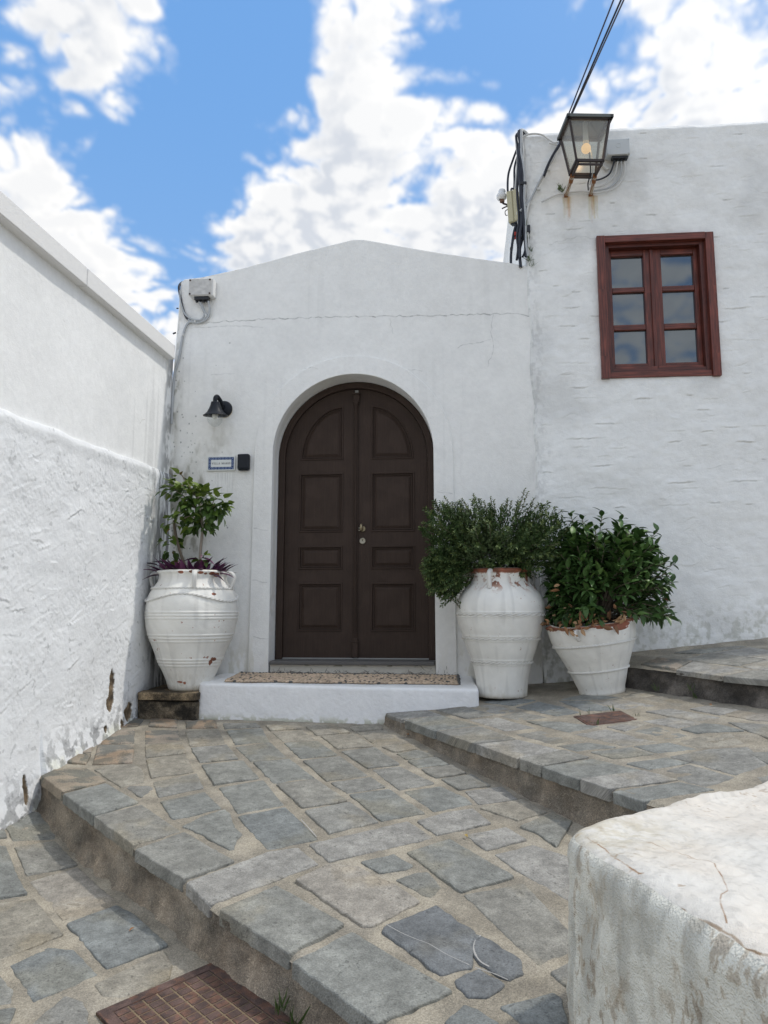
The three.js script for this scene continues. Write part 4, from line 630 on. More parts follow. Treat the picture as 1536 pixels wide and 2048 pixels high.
// low wall close to the camera
{
  const t = thing('low_wall', 'weathered whitewashed low wall with stained face and cracked top, close by', 'low wall');
  const poly = [[0.3, 4.15], [0.335, 4.05], [0.64, 3.8], [1.14, 3.4], [1.9, 2.9], [2.8, 3.3], [2.4, 5.4], [0.78, 5.5], [0.54, 4.9]];
  const g = roundedBlock(poly, { top: (x, z) => 0.235 + 0.012 * fbm(x * 2.5, z * 2.5, 2) + 0.02 * smooth(0.9, 1.5, x), bot: () => -0.75, r: 0.06, corner: 0.08, s: 0.0075, amp: 0.024, freq: 4.5, fine: 0.003, seed: 40, ringStep: 0.009, flare: 0.02 });
  const sMap = sheet(1500, 750, 0, -0.75, 2.2, 1.1, (a, y) => {
    let s = limeNoise(a, y) * 0.95; const wob = fbm(a * 5, y * 5, 3), low = smooth(0.2, -0.4, y), patch = smooth(0.4, 0.66, fbm(a * 3.2 + 2, y * 2.4, 4) + 0.12 * low), fl = fbm(a * 52 + wob * 2, y * 26 + wob * 2, 4, 0.62), big = fbm(a * 15 + wob * 3, y * 8, 5, 0.62);
    const fleck = smooth(0.56, 0.66, fl) * (0.2 + 0.8 * patch), blot = smooth(0.58, 0.74, big) * patch * 0.7, grey = smooth(0.45, 0.7, fbm(a * 11 + 7, y * 5, 4)) * 0.14, streak = smooth(0.55, 0.8, fbm(a * 40, y * 9, 3)) * 0.05;
    s *= 1 - grey - streak; const R = 0.8 * clamp(fleck * 0.5 + blot * (0.4 + 0.5 * fbm(a * 50, y * 40, 2))), dk = smooth(0.6, 0.75, fl) * 0.7 * patch;
    return [mix(236 * s, mix(158, 92, dk), R), mix(234 * s, mix(136, 72, dk), R), mix(222 * s, mix(108, 56, dk), R)];
  });
  const tMap = sheet(1400, 1450, 0.2, -5.6, 2.8, 2.9, (x, v) => {
    const z = -v; let s = limeNoise(x * 2, z * 2) * (1 + 0.09 * (fbm(x * 14, z * 14, 4) - 0.5)); const m = fbm(x * 6, z * 6, 4), m2 = fbm(x * 34, z * 46, 4, 0.6), m3 = fbm(x * 90, z * 120, 2), spot = smooth(0.6, 0.72, m2) * smooth(0.46, 0.64, fbm(x * 4 + 5, z * 4, 3)) * smooth(0.35, 0.7, m3), blush = smooth(0.35, 0.7, fbm(x * 3.5, z * 3.5 + 8, 4)) * 0.06, gr = smooth(0.58, 0.75, fbm(x * 60, z * 60, 2)) * 0.05;
    const tip = smooth(0.4, 0.0, Math.hypot(x - 0.38, z - 4.06) + 0.2 * (m - 0.5)) * smooth(0.3, 0.7, m2 * 0.5 + m * 0.5) * 0.3, hv = smooth(0.2, 0, Math.hypot(x - 1.0, z - 4.45) + 0.25 * (m2 - 0.5)) * smooth(0.48, 0.62, m2);
    s *= 1 - gr - tip * 0.45; const q = clamp(spot * 0.5 + hv * 0.7); return [mix(213 * s, 140, q), mix(210 * s * (1 - blush * 0.3 - tip * 0.1), 116, q), mix(203 * s * (1 - blush * 0.6 - tip * 0.35), 92, q)];
  }, (ctx, X, Y, px) => {
    const b = 'rgba(120,82,52,0.9)';
    crackShadeLine(ctx, X, Y, px, [[0.5, -4.17], [0.59, -4.3], [0.63, -4.36], [0.6, -4.52], [0.55, -4.63], [0.53, -4.72]], 0.002, b, 0.006, 3);
    crackShadeLine(ctx, X, Y, px, [[0.58, -4.79], [0.66, -4.72], [0.8, -4.7], [1.0, -4.75]], 0.002, b, 0.006, 4);
    crackShadeLine(ctx, X, Y, px, [[0.36, -4.15], [0.4, -4.27], [0.44, -4.45]], 0.003, 'rgba(140,105,75,0.8)', 0.006, 6);
    crackShadeLine(ctx, X, Y, px, [[0.46, -4.6], [0.5, -4.7], [0.53, -4.8], [0.58, -4.85]], 0.006, 'rgba(112,84,56,0.8)', 0.008, 7);
  });
  sMap.wrapS = THREE.MirroredRepeatWrapping;
  const topG = g.top, u = topG.attributes.uv; for (let i = 0; i < u.count; i++) u.setY(i, -u.getY(i));
  const bm = bumpAt(grainBump, 0.3);
  part('face', g.side, mat({ map: sMap, bumpMap: bumpAt(sandBump, 0.8), bumpScale: 0.006, roughness: 0.95 }), t);
  part('top', topG, mat({ map: tMap, bumpMap: bm, bumpScale: 0.003, roughness: 0.93 }), t);
}
// ---------------------------------------------------------------- jars
function profileAt(pts) { // smooth radius over height
  const c = new THREE.CatmullRomCurve3(pts.map(([r, h]) => V(r, h, 0)), false, 'centripetal'), s = c.getPoints(200).map((p) => [p.x, p.y]);
  return (h) => { for (let i = 1; i < s.length; i++) if (h <= s[i][1]) { const t = (h - s[i - 1][1]) / Math.max(1e-6, s[i][1] - s[i - 1][1]); return mix(s[i - 1][0], s[i][0], clamp(t)); } return s[s.length - 1][0]; };
}
function jarBody(rad, H, { ridges = [], lip = 0.03, lipOut = 0.012, wob = 0.0055, seed = 0, rimWave = 0, depth = 0.1 }) {
  const us = steps([0, 1, 1 / 160]), out = [], n = 190;
  for (let i = 0; i <= n; i++) { const h = H * i / n; out.push([h, 0]); }
  const pts = out.map(([h]) => { let r = rad(h); for (const [rh, amp, w] of ridges) r += amp * Math.exp(-(((h - rh) / w) ** 2)); r += lipOut * smooth(H - lip, H - lip * 0.6, h) * (1 - 0.5 * smooth(H - 0.008, H, h)); if (h < 0.012) r -= 0.008 * (1 - h / 0.012); return [r, h]; });
  const rt = pts[n][0]; pts.push([rt - 0.012, H + 0.004], [rt - 0.026, H], [rt - 0.032, H - 0.02], [rt - 0.04, H - depth]); pts.unshift([0.02, 0.004]);
  return gridGeo(us, pts.map((_, i) => i), (u, i) => { const [r, h] = pts[i], a = (u + 0.5) * Math.PI * 2, ca = Math.cos(a), sa = Math.sin(a), d = 1 + (fbm(ca * 2 + seed, sa * 2 + h * 4, 3) - 0.5) * wob * 8 + (fbm(ca * 9 + seed, sa * 9 + h * 26, 3) - 0.5) * wob * 2, w = rimWave * smooth(H - 0.03, H, h) * (fbm(ca * 3 + seed, sa * 3, 3) - 0.5); return [r * d * sa, h + w, r * d * ca, u, h / H]; });
}
function rope(rad, h, amp, r, turns, rise = () => 0, a0 = 0, a1 = Math.PI * 2) { // two twisted strands laid round the jar
  const list = []; for (const ph of [0, Math.PI]) { const pts = [], n = 260; for (let i = 0; i <= n; i++) { const a = mix(a0, a1, i / n), hh = h + rise(a), t = turns * a + ph, R = rad(hh) + r * 0.55 + amp * Math.cos(t); pts.push(V(R * Math.sin(a), hh + amp * Math.sin(t), R * Math.cos(a))); } list.push(new THREE.TubeGeometry(new THREE.CatmullRomCurve3(pts), n, r, 6, false)); } return list;
}
const ring = (rad, h, r, out = 0) => { const pts = []; for (let i = 0; i <= 96; i++) { const a = i / 96 * Math.PI * 2; pts.push(V((rad(h) + out) * Math.sin(a), h, (rad(h) + out) * Math.cos(a))); } return new THREE.TubeGeometry(new THREE.CatmullRomCurve3(pts), 128, r, 8, false); };
// paint on clay; chips(u, h01) in 0..1 tells where the paint has gone
function jarTex(seed, chips, grime) {
  return tex(1100, 700, (u, v) => { const x = u * 2 + seed, y = v * 0.95 + seed, f = fbm(x * 3, y * 3, 4), g = fbm(x * 17, y * 17, 4), st = vnoise(u * 60, v * 3 + seed); const c = chips((u + 0.5) % 1, v, fbm(x * 26, y * 30, 4), fbm(x * 70, y * 80, 3)), q = clamp(grime((u + 0.5) % 1, v, g)); let s = 1 + 0.06 * (f - 0.5) + 0.06 * (g - 0.5) - 0.05 * smooth(0.6, 0.9, st); const w = [236 * s, 234 * s, 227 * s], k = 0.75 + 0.5 * g, cl = [mix(122, 146, g) * k, 84 * k, 63 * k]; return [0, 1, 2].map((i) => mix(mix(w[i], [150, 140, 120][i], q * 0.55), cl[i], c)); }, true, THREE.RepeatWrapping);
}
const soilM = mat({ color: lin(0.05, 0.035, 0.025), bumpMap: bumpAt(sandBump, 0.4), bumpScale: 0.01, roughness: 1 });
const trimM = mat({ color: lin(0.8, 0.785, 0.74), roughness: 0.7, bumpMap: bumpAt(grainBump, 0.3), bumpScale: 0.002 });
const spotsAt = (list) => (u, v) => { let m = 0; for (const [a, b, ra, rb] of list) { let d = Math.abs(u - a); d = Math.min(d, 1 - d); m = Math.max(m, 1 - Math.hypot(d / ra, (v - b) / rb)); } return m > 0 ? m : -9; };
{ // corner jar: u = 0 looks at +z, u grows towards +x
  const t = thing('clay_jar', 'tall white jar with rope bands and chipped rim standing on the stone ledge', 'jar', [-2.085, 0.213, 0.385], 0.0, 'large white clay jars');
  const rad = profileAt([[0.165, 0], [0.178, 0.05], [0.194, 0.096], [0.236, 0.187], [0.257, 0.232], [0.293, 0.323], [0.331, 0.413], [0.356, 0.504], [0.369, 0.594], [0.366, 0.685], [0.348, 0.75], [0.318, 0.805], [0.283, 0.855], [0.27, 0.89], [0.275, 0.94]]);
  const sp = spotsAt([[0.05, 0.985, 0.02, 0.012], [0.085, 0.978, 0.013, 0.012], [0.0, 0.98, 0.014, 0.012], [0.14, 0.972, 0.016, 0.016], [0.17, 0.962, 0.02, 0.018], [0.11, 0.97, 0.008, 0.01], [0.17, 0.265, 0.02, 0.018], [0.155, 0.24, 0.012, 0.03], [0.985, 0.08, 0.025, 0.012], [0.13, 0.8, 0.012, 0.012], [0.02, 0.07, 0.012, 0.02]]);
  const map = jarTex(3, (u, v, n, m) => Math.max(smooth(0.02, 0.14, sp(u, v) - 1.2 * (n - 0.42)), smooth(0.77, 0.8, n) * smooth(0.55, 0.7, m) * 0.7), (u, v, g) => smooth(0.06, 0.0, v) + smooth(0.55, 0.75, g) * smooth(0.25, 0, v) * 0.5);
  const bm = mat({ map, roughness: 0.62, bumpMap: bumpAt(grainBump, 0.25), bumpScale: 0.0015 });
  part('body', jarBody(rad, 0.945, { seed: 2, ridges: [[0.615, 0.006, 0.006], [0.59, 0.006, 0.006], [0.567, 0.005, 0.006], [0.437, 0.006, 0.006], [0.412, 0.006, 0.006], [0.388, 0.005, 0.006], [0.246, 0.006, 0.006], [0.222, 0.006, 0.006], [0.198, 0.005, 0.006]], lip: 0.028, lipOut: 0.014, depth: 0.12 }), bm, t);
  part('rope_band', rope(rad, 0.802, 0.0042, 0.006, 34), trimM, t);
  part('rope_band', rope(rad, 0.742, 0.0046, 0.0066, 32, (a) => 0.028 * Math.cos(3 * a - 0.35) - 0.012), trimM, t);
  for (const a of [-1.48, 0.36, 1.52, 3.0]) { const s = Math.sin(a), c = Math.cos(a), R = (r, h) => [s * r, h, c * r], pts = [R(0.282, 0.925), R(0.322, 0.93), R(0.347, 0.905), R(0.345, 0.87), R(0.335, 0.835), R(0.326, 0.812)].map((p) => V(...p)); const cv = new THREE.CatmullRomCurve3(pts), g = new THREE.TubeGeometry(cv, 28, 0.013, 10, false); const p = g.attributes.position; for (let i = 0; i < p.count; i++) { const x = p.getX(i), z = p.getZ(i), al = x * s + z * c, ac = x * c - z * s; p.setX(i, al * s + ac * 1.5 * c); p.setZ(i, al * c - ac * 1.5 * s); } g.computeVertexNormals(); const feet = [-0.022, 0.0, 0.022].map((o) => { const q = new THREE.SphereGeometry(0.0085, 10, 8); q.translate(s * 0.327 + c * o, 0.806 - Math.abs(o) * 0.1, c * 0.327 - s * o); return q; }); part('handle', joined([g, ...feet]), trimM, t); }
  const so = new THREE.CircleGeometry(0.25, 32); so.rotateX(-Math.PI / 2); so.translate(0, 0.88, 0); part('soil', so, soilM, t);
}
{
  const t = thing('clay_jar', 'tall white jar with plaited bands and peeling neck, right beside the doorstep', 'jar', [0.4, 0.186, 0.42], 0.0, 'large white clay jars');
  const rad = profileAt([[0.189, 0], [0.192, 0.06], [0.203, 0.147], [0.228, 0.265], [0.262, 0.353], [0.291, 0.441], [0.32, 0.529], [0.34, 0.617], [0.341, 0.68], [0.328, 0.74], [0.298, 0.796], [0.26, 0.842], [0.234, 0.872], [0.224, 0.905], [0.226, 0.965]]);
  const map = jarTex(9, (u, v, n, m) => { const nk = smooth(0.8, 0.9, v) * (u < 0.3 || u > 0.95 ? 1 : 0.35), rim = smooth(0.955, 0.975, v + 0.03 * (n - 0.5)); return Math.max(rim, smooth(0.5, 0.56, n * 0.65 + m * 0.35) * nk * 0.9 * smooth(0.02, 0.08, u + (u > 0.9 ? 0 : 0)), smooth(0.76, 0.8, n) * smooth(0.6, 0.7, m) * 0.6); }, (u, v, g) => smooth(0.05, 0.0, v) * 0.8 + smooth(0.5, 0.75, g) * smooth(0.2, 0, v) * 0.3);
  const bm = mat({ map, roughness: 0.62, bumpMap: bumpAt(grainBump, 0.25), bumpScale: 0.0015 });
  const rg = []; for (const h of [0.625, 0.445, 0.266]) rg.push([h + 0.017, 0.005, 0.004], [h - 0.017, 0.005, 0.004]);
  part('body', jarBody(rad, 0.975, { seed: 12, ridges: rg, lip: 0.035, lipOut: 0.014, depth: 0.1 }), bm, t);
  for (const h of [0.625, 0.445, 0.266]) part('plaited_band', rope(rad, h, 0.0075, 0.0045, 17), trimM, t);
  for (const a of [-0.36, 1.9, -2.0]) { const s = Math.sin(a), c = Math.cos(a), R = (r, h) => V(s * r, h, c * r), cv = new THREE.CatmullRomCurve3([R(0.228, 0.955), R(0.262, 0.955), R(0.282, 0.93), R(0.282, 0.89), R(0.276, 0.85), R(0.27, 0.825)]), g = new THREE.TubeGeometry(cv, 24, 0.017, 10, false); part('handle', g, trimM, t); }
  const so = new THREE.CircleGeometry(0.2, 32); so.rotateX(-Math.PI / 2); so.translate(0, 0.91, 0); part('soil', so, soilM, t);
}
{
  const t = thing('clay_jar', 'squat leaning white jar with broken terracotta rim beside the ramp kerb', 'jar', [1.135, 0.222, 0.52], 0, 'large white clay jars'); t.rotation.set(0.02, 0, 0.135);
  const rad = profileAt([[0.168, 0], [0.172, 0.05], [0.188, 0.1], [0.214, 0.18], [0.244, 0.25], [0.284, 0.34], [0.31, 0.42], [0.322, 0.48], [0.327, 0.53]]);
  const map = jarTex(23, (u, v, n, m) => Math.max(smooth(0.95, 0.965, v + 0.05 * (n - 0.5)), smooth(0.02, 0.12, spotsAt([[0.08, 0.93, 0.05, 0.06], [0.05, 0.95, 0.08, 0.03]])(u, v) - 1.2 * (n - 0.42)), smooth(0.77, 0.8, n) * smooth(0.6, 0.7, m) * 0.6), (u, v, g) => smooth(0.06, 0.0, v) + smooth(0.5, 0.7, g) * smooth(0.3, 0, v) * 0.4);
  const bm = mat({ map, roughness: 0.62, bumpMap: bumpAt(grainBump, 0.25), bumpScale: 0.0015 });
  part('body', jarBody(rad, 0.54, { seed: 31, lip: 0.02, lipOut: 0.01, rimWave: 0.05, depth: 0.07 }), bm, t);
  for (const h of [0.385, 0.188]) part('rope_band', rope(rad, h, 0.0042, 0.0055, 34), trimM, t);
  { const a = -0.5, s = Math.sin(a), c = Math.cos(a), R = (r, h) => V(s * r, h, c * r), cv = new THREE.CatmullRomCurve3([R(0.322, 0.5), R(0.352, 0.5), R(0.358, 0.475), R(0.34, 0.45), R(0.318, 0.44)]); part('handle', new THREE.TubeGeometry(cv, 20, 0.013, 10, false), trimM, t); }
  const so = new THREE.CircleGeometry(0.29, 32); so.rotateX(-Math.PI / 2); so.translate(0, 0.49, 0); part('soil', so, soilM, t);
}

// ---------------------------------------------------------------- plants
function leafGeo(L, W, fold = 0.25, bend = 0.25, n = 5, shape = (t) => Math.sin(Math.PI * Math.pow(t, 0.8))) {
  const pos = [], idx = [];
  for (let i = 0; i <= n; i++) { const t = i / n, w = Math.max(0.02, shape(t)) * W / 2, y = L * t, z = -bend * L * t * t; pos.push(-w, y, z + fold * w, 0, y, z, w, y, z + fold * w); }
  for (let i = 0; i < n; i++) { const a = i * 3, b = a + 3; idx.push(a, a + 1, b + 1, a, b + 1, b, a + 1, a + 2, b + 2, a + 1, b + 2, b + 1); }
  const g = new THREE.BufferGeometry(); g.setAttribute('position', new THREE.Float32BufferAttribute(pos, 3)); g.setAttribute('uv', new THREE.Float32BufferAttribute(pos.map(() => 0).slice(0, pos.length / 3 * 2), 2)); g.setIndex(idx); g.computeVertexNormals(); return g;
}
const UP = V(0, 1, 0);
function leafMatrix(p, dir, roll, s) { // leaf runs along +y, its upper face is +z
  const y = dir.clone().normalize(), x = new THREE.Vector3().crossVectors(y, UP); if (x.lengthSq() < 1e-4) x.set(1, 0, 0); x.normalize(); const z = new THREE.Vector3().crossVectors(x, y); const m = new THREE.Matrix4().makeBasis(x, y, z), q = new THREE.Quaternion().setFromRotationMatrix(m).multiply(new THREE.Quaternion().setFromAxisAngle(UP, roll));
  return new THREE.Matrix4().compose(p, q, V(s, s, s));
}
function scatterLeaves(geo, mats) { // joins many placed leaves
  const n = mats.length, P = geo.attributes.position, N = geo.attributes.normal, I = geo.index, pos = new Float32Array(n * P.count * 3), nor = new Float32Array(n * P.count * 3), idx = new Uint32Array(n * I.count), v = V(0, 0, 0), nm = new THREE.Matrix3();
  mats.forEach((m, k) => { nm.getNormalMatrix(m); for (let i = 0; i < P.count; i++) { const o = (k * P.count + i) * 3; v.fromBufferAttribute(P, i).applyMatrix4(m).toArray(pos, o); v.fromBufferAttribute(N, i).applyMatrix3(nm).normalize().toArray(nor, o); } for (let i = 0; i < I.count; i++) idx[k * I.count + i] = I.getX(i) + k * P.count; });
  const g = new THREE.BufferGeometry(); g.setAttribute('position', new THREE.BufferAttribute(pos, 3)); g.setAttribute('normal', new THREE.BufferAttribute(nor, 3)); g.setIndex(new THREE.BufferAttribute(idx, 1)); return g;
}
const leafMat = (r, g, b, rough = 0.42, tr = 0.12) => phys({ color: lin(r, g, b), roughness: rough, transmission: tr, thickness: 0, specularIntensity: 0.55 });
function placeLeaf(geo, m, mtl, parent, name = 'leaf') { const o = new THREE.Mesh(geo, mtl); o.name = name; m.decompose(o.position, o.quaternion, o.scale); o.castShadow = o.receiveShadow = true; parent.add(o); return o; }
const barkM = mat({ color: lin(0.2, 0.16, 0.12), bumpMap: bumpAt(grainBump, 0.1), bumpScale: 0.003 }), paleBark = mat({ color: lin(0.36, 0.31, 0.26), bumpMap: bumpAt(grainBump, 0.1), bumpScale: 0.003 });
const rv = (r) => { let v; do v = V(r() * 2 - 1, r() * 2 - 1, r() * 2 - 1); while (v.lengthSq() > 1); return v; };

{ // small-leaved evergreen in the jar by the door
  const t = thing('evergreen_shrub', 'bushy evergreen shrub with tiny leaves growing from the jar beside the door', 'shrub');
  const r = rng(101), C = V(0.4, 1.08, 0.42), small = leafGeo(0.028, 0.0135, 0.3, 0.15, 2), stems = [], A = [], B = [];
  const lobes = [[-0.01, 1.46, 0.44, 0.18, 0.19, 0.2], [0.2, 1.46, 0.45, 0.2, 0.19, 0.22], [0.45, 1.44, 0.45, 0.22, 0.2, 0.24], [0.72, 1.42, 0.44, 0.22, 0.18, 0.22], [0.02, 1.28, 0.5, 0.16, 0.18, 0.18], [0.0, 1.06, 0.52, 0.11, 0.12, 0.12], [0.3, 1.3, 0.58, 0.25, 0.14, 0.15], [0.62, 1.28, 0.56, 0.16, 0.17, 0.16], [0.4, 1.25, 0.35, 0.3, 0.2, 0.2], [-0.06, 1.18, 0.5, 0.1, 0.1, 0.12]];
  for (let i = 0; i < 520; i++) {
    const lb = lobes[Math.floor(r() * lobes.length)], q = rv(r); q.normalize().multiplyScalar(0.65 + 0.4 * r());
    const end = V(lb[0] + q.x * lb[3], lb[1] + q.y * lb[4], lb[2] + q.z * lb[5]), from = V(C.x + (r() - 0.5) * 0.2, C.y, C.z + (r() - 0.5) * 0.2), mid = from.clone().lerp(end, 0.55).add(V(0, 0.05, 0));
    const out = end.clone().sub(V(0.35, 1.15, 0.4)).normalize(); const tip = end.clone().addScaledVector(out, 0.03 + 0.07 * r()).add(V(0, end.y > 1.35 ? 0.02 + 0.07 * r() * r() : -0.02, 0));
    const c = new THREE.CatmullRomCurve3([from, mid, end, tip]); if (i % 6 === 0) stems.push(new THREE.TubeGeometry(c, 8, 0.0018, 4, false));
    const nl = 46; for (let k = 0; k < nl; k++) { const u = mix(0.42, 1, k / (nl - 1)), p = c.getPoint(u), tg = c.getTangent(u), az = k * 2.4 + r(), s1 = new THREE.Vector3().crossVectors(tg, V(0.3, 0.2, 1)).normalize(), s2 = new THREE.Vector3().crossVectors(tg, s1); const d = tg.clone().multiplyScalar(0.7).addScaledVector(s1, Math.cos(az)).addScaledVector(s2, Math.sin(az)); (r() < 0.22 || (u > 0.93 && r() < 0.5) ? B : A).push(leafMatrix(p, d, (r() - 0.5) * 2, 0.75 + 0.5 * r())); }
  }
  for (let i = 0; i < 10000; i++) { const lb = lobes[i % lobes.length], q = rv(r); A.push(leafMatrix(V(lb[0] + q.x * lb[3], lb[1] + q.y * lb[4], lb[2] + q.z * lb[5]), V(q.x + r() - 0.5, q.y + 0.4 + r() * 0.5, q.z + r() - 0.3), r() * 6, 0.8 + 0.5 * r())); }
  // upright shoots on top
  for (const [x, y, z] of [[-0.03, 1.74, 0.42], [0.11, 1.72, 0.44], [0.2, 1.76, 0.42], [0.36, 1.7, 0.46], [0.47, 1.72, 0.44], [0.5, 1.7, 0.45], [0.61, 1.8, 0.43], [0.63, 1.77, 0.45], [0.72, 1.68, 0.42], [0.81, 1.66, 0.4], [0.9, 1.62, 0.42], [-0.12, 1.66, 0.42], [-0.17, 1.52, 0.44], [-0.16, 1.3, 0.5], [-0.13, 1.05, 0.54], [-0.08, 0.98, 0.54], [0.03, 1.7, 0.4], [0.28, 1.69, 0.5], [0.42, 1.66, 0.52], [0.56, 1.68, 0.48], [0.68, 1.72, 0.44], [0.77, 1.6, 0.5], [0.14, 1.64, 0.54], [-0.2, 1.42, 0.46], [0.34, 1.74, 0.4]]) {
    const from = V(mix(x, 0.35, 0.45), Math.min(y - 0.16, 1.45), z + 0.02), c = new THREE.CatmullRomCurve3([from, from.clone().lerp(V(x, y, z), 0.5).add(V(0.01, 0.02, 0)), V(x, y, z)]); stems.push(new THREE.TubeGeometry(c, 8, 0.0024, 4, false));
    for (let k = 0; k < 46; k++) { const u = k / 45, p = c.getPoint(u), tg = c.getTangent(u), az = k * 2.4, s1 = new THREE.Vector3().crossVectors(tg, V(0.3, 0.2, 1)).normalize(), s2 = new THREE.Vector3().crossVectors(tg, s1); const d = tg.clone().multiplyScalar(0.9).addScaledVector(s1, Math.cos(az)).addScaledVector(s2, Math.sin(az)); (u > 0.6 ? B : A).push(leafMatrix(p, d, 0, 0.7 + 0.4 * r())); }
  }
  const D = A.filter((_, i) => i % 5 === 0); for (let i = A.length - 1; i >= 0; i--) if (i % 5 === 0) A.splice(i, 1);
  part('pale_foliage', scatterLeaves(small, D), leafMat(0.085, 0.125, 0.05, 0.6, 0.1), t).userData.kind = 'stuff';
  part('stem', stems, barkM, t);
  const a = part('foliage', scatterLeaves(small, A), leafMat(0.056, 0.098, 0.03, 0.6, 0.08), t); a.userData.kind = 'stuff';
  const b = part('young_foliage', scatterLeaves(small, B), leafMat(0.135, 0.18, 0.055, 0.6, 0.12), t); b.userData.kind = 'stuff';
}
{ // broad-leaved shrub in the leaning jar
  const t = thing('broadleaf_shrub', 'glossy broad leaved green shrub spilling over the leaning jar with withered leaves below', 'shrub');
  const r = rng(202), big = [leafGeo(0.096, 0.042, 0.3, 0.22, 5), leafGeo(0.084, 0.04, 0.35, 0.3, 5), leafGeo(0.07, 0.034, 0.25, 0.15, 5)], list = [], stems = [];
  const C = V(1.1, 0.78, 0.5);
  for (let i = 0; i < 330; i++) {
    const a = r() * 6.283, e = Math.acos(1 - 1.15 * r()), d = V(Math.sin(e) * Math.cos(a), Math.cos(e), Math.sin(e) * Math.sin(a));
    const sx = d.x > 0 ? 0.5 : 0.43, fl = Math.pow(Math.max(0, d.y), 0.62), end = V(C.x + 0.08 + Math.sign(d.x) * Math.pow(Math.abs(d.x), 0.75) * sx * (0.85 + 0.18 * r()), C.y + 0.08 + (d.y > 0 ? fl : d.y) * 0.64 * (0.82 + 0.2 * r()), C.z - 0.04 + d.z * 0.37 * (0.85 + 0.25 * r()));
    if (end.z < 0.08) end.z = 0.08 + r() * 0.1;
    const from = V(C.x + d.x * 0.14 * r(), C.y, C.z + d.z * 0.14 * r()), mid = from.clone().lerp(end, 0.55).add(V(0, 0.07, 0)), c = new THREE.CatmullRomCurve3([from, mid, end]); stems.push(new THREE.TubeGeometry(c, 10, 0.003, 5, false));
    for (let k = 0; k < 13; k++) { const u = mix(0.36, 1, k / 12), p = c.getPoint(u), tg = c.getTangent(u), az = k * 2.4 + i, s1 = new THREE.Vector3().crossVectors(tg, V(0.2, 0.3, 1)).normalize(), s2 = new THREE.Vector3().crossVectors(tg, s1), q = tg.clone().multiplyScalar(0.8).addScaledVector(s1, Math.cos(az)).addScaledVector(s2, Math.sin(az)).add(V(0, 0.15, 0.12)); list.push([leafMatrix(p, q, (r() - 0.5) * 1.2, 0.75 + 0.5 * r()), u, p, Math.floor(r() * 3)]); }
  }
  // a few long shoots to the right
  for (const [x, y, z] of [[1.62, 1.45, 0.42], [1.74, 1.2, 0.42], [1.72, 1.06, 0.4], [1.6, 1.3, 0.46], [0.95, 1.6, 0.45], [1.2, 1.6, 0.45], [1.36, 1.57, 0.42], [1.05, 1.58, 0.4]]) {
    const c = new THREE.CatmullRomCurve3([C.clone(), V(mix(C.x, x, 0.6), mix(C.y, y, 0.72), mix(C.z, z, 0.6)), V(x, y, z)]); stems.push(new THREE.TubeGeometry(c, 12, 0.003, 5, false));
    for (let k = 0; k < 10; k++) { const u = mix(0.66, 1, k / 9), p = c.getPoint(u), tg = c.getTangent(u), az = k * 2.4, s1 = new THREE.Vector3().crossVectors(tg, V(0.2, 0.3, 1)).normalize(), s2 = new THREE.Vector3().crossVectors(tg, s1), q = tg.clone().multiplyScalar(0.7).addScaledVector(s1, Math.cos(az)).addScaledVector(s2, Math.sin(az)); list.push([leafMatrix(p, q, 0, 0.8 + 0.3 * r()), 1, p, k % 3]); }
  }
  part('stem', stems, barkM, t);
  const lm = [leafMat(0.06, 0.12, 0.034, 0.36), leafMat(0.078, 0.15, 0.042, 0.38), leafMat(0.13, 0.22, 0.06, 0.4)];
  const score = ([m, u, p]) => p.z * 1.3 + u * 0.4 + (p.y - 0.8) * 0.25; list.sort((a, b) => score(b) - score(a));
  list.slice(0, 300).forEach(([m, u, p, k], i) => placeLeaf(big[k], m, u > 0.9 && i % 3 === 0 ? lm[2] : lm[i % 2], t));
  const rest = part('foliage', joinedPlain([0, 1, 2].map((k) => scatterLeaves(big[k], list.slice(300).filter((q) => q[3] === k).map((q) => q[0])))), lm[0], t); rest.userData.kind = 'stuff';
  // withered leaves along the rim
  const dryM = [mat({ color: lin(0.3, 0.15, 0.07) }), mat({ color: lin(0.42, 0.26, 0.14) }), mat({ color: lin(0.2, 0.1, 0.05) })], dg = leafGeo(0.06, 0.03, 0.9, -0.5, 5);
  for (let i = 0; i < 96; i++) { const a = mix(-2.2, 1.9, r()), R = 0.26 + 0.11 * r(), x = 1.06 + Math.sin(a) * R, z = 0.52 + Math.cos(a) * R, y = 0.752 + (x - 1.06) * 0.135 + 0.1 * r() * r() + (a < -0.7 ? 0.16 * r() * r() : 0) - (R > 0.345 ? 0.03 : 0); placeLeaf(dg, leafMatrix(V(x, y, z), V(r() - 0.5, r() - 0.6, r() * 0.8), r() * 6, 0.6 + 0.6 * r()), dryM[i % 3], t, 'dry_leaf'); }
  for (const [x, y, z] of [[1.53, 0.93, 0.36], [1.57, 0.95, 0.34], [1.6, 0.94, 0.35], [1.65, 0.935, 0.33], [1.5, 0.9, 0.4], [1.45, 0.87, 0.42], [0.82, 0.99, 0.68], [0.78, 1.02, 0.66], [0.8, 0.95, 0.68]]) placeLeaf(dg, leafMatrix(V(x, y, z), V(r() - 0.3, r() - 0.5, r()), r() * 6, 0.8 + 0.4 * r()), dryM[Math.floor(r() * 2)], t, 'dry_leaf');
}
function joinedPlain(list) { return mergeGeometries(list); }
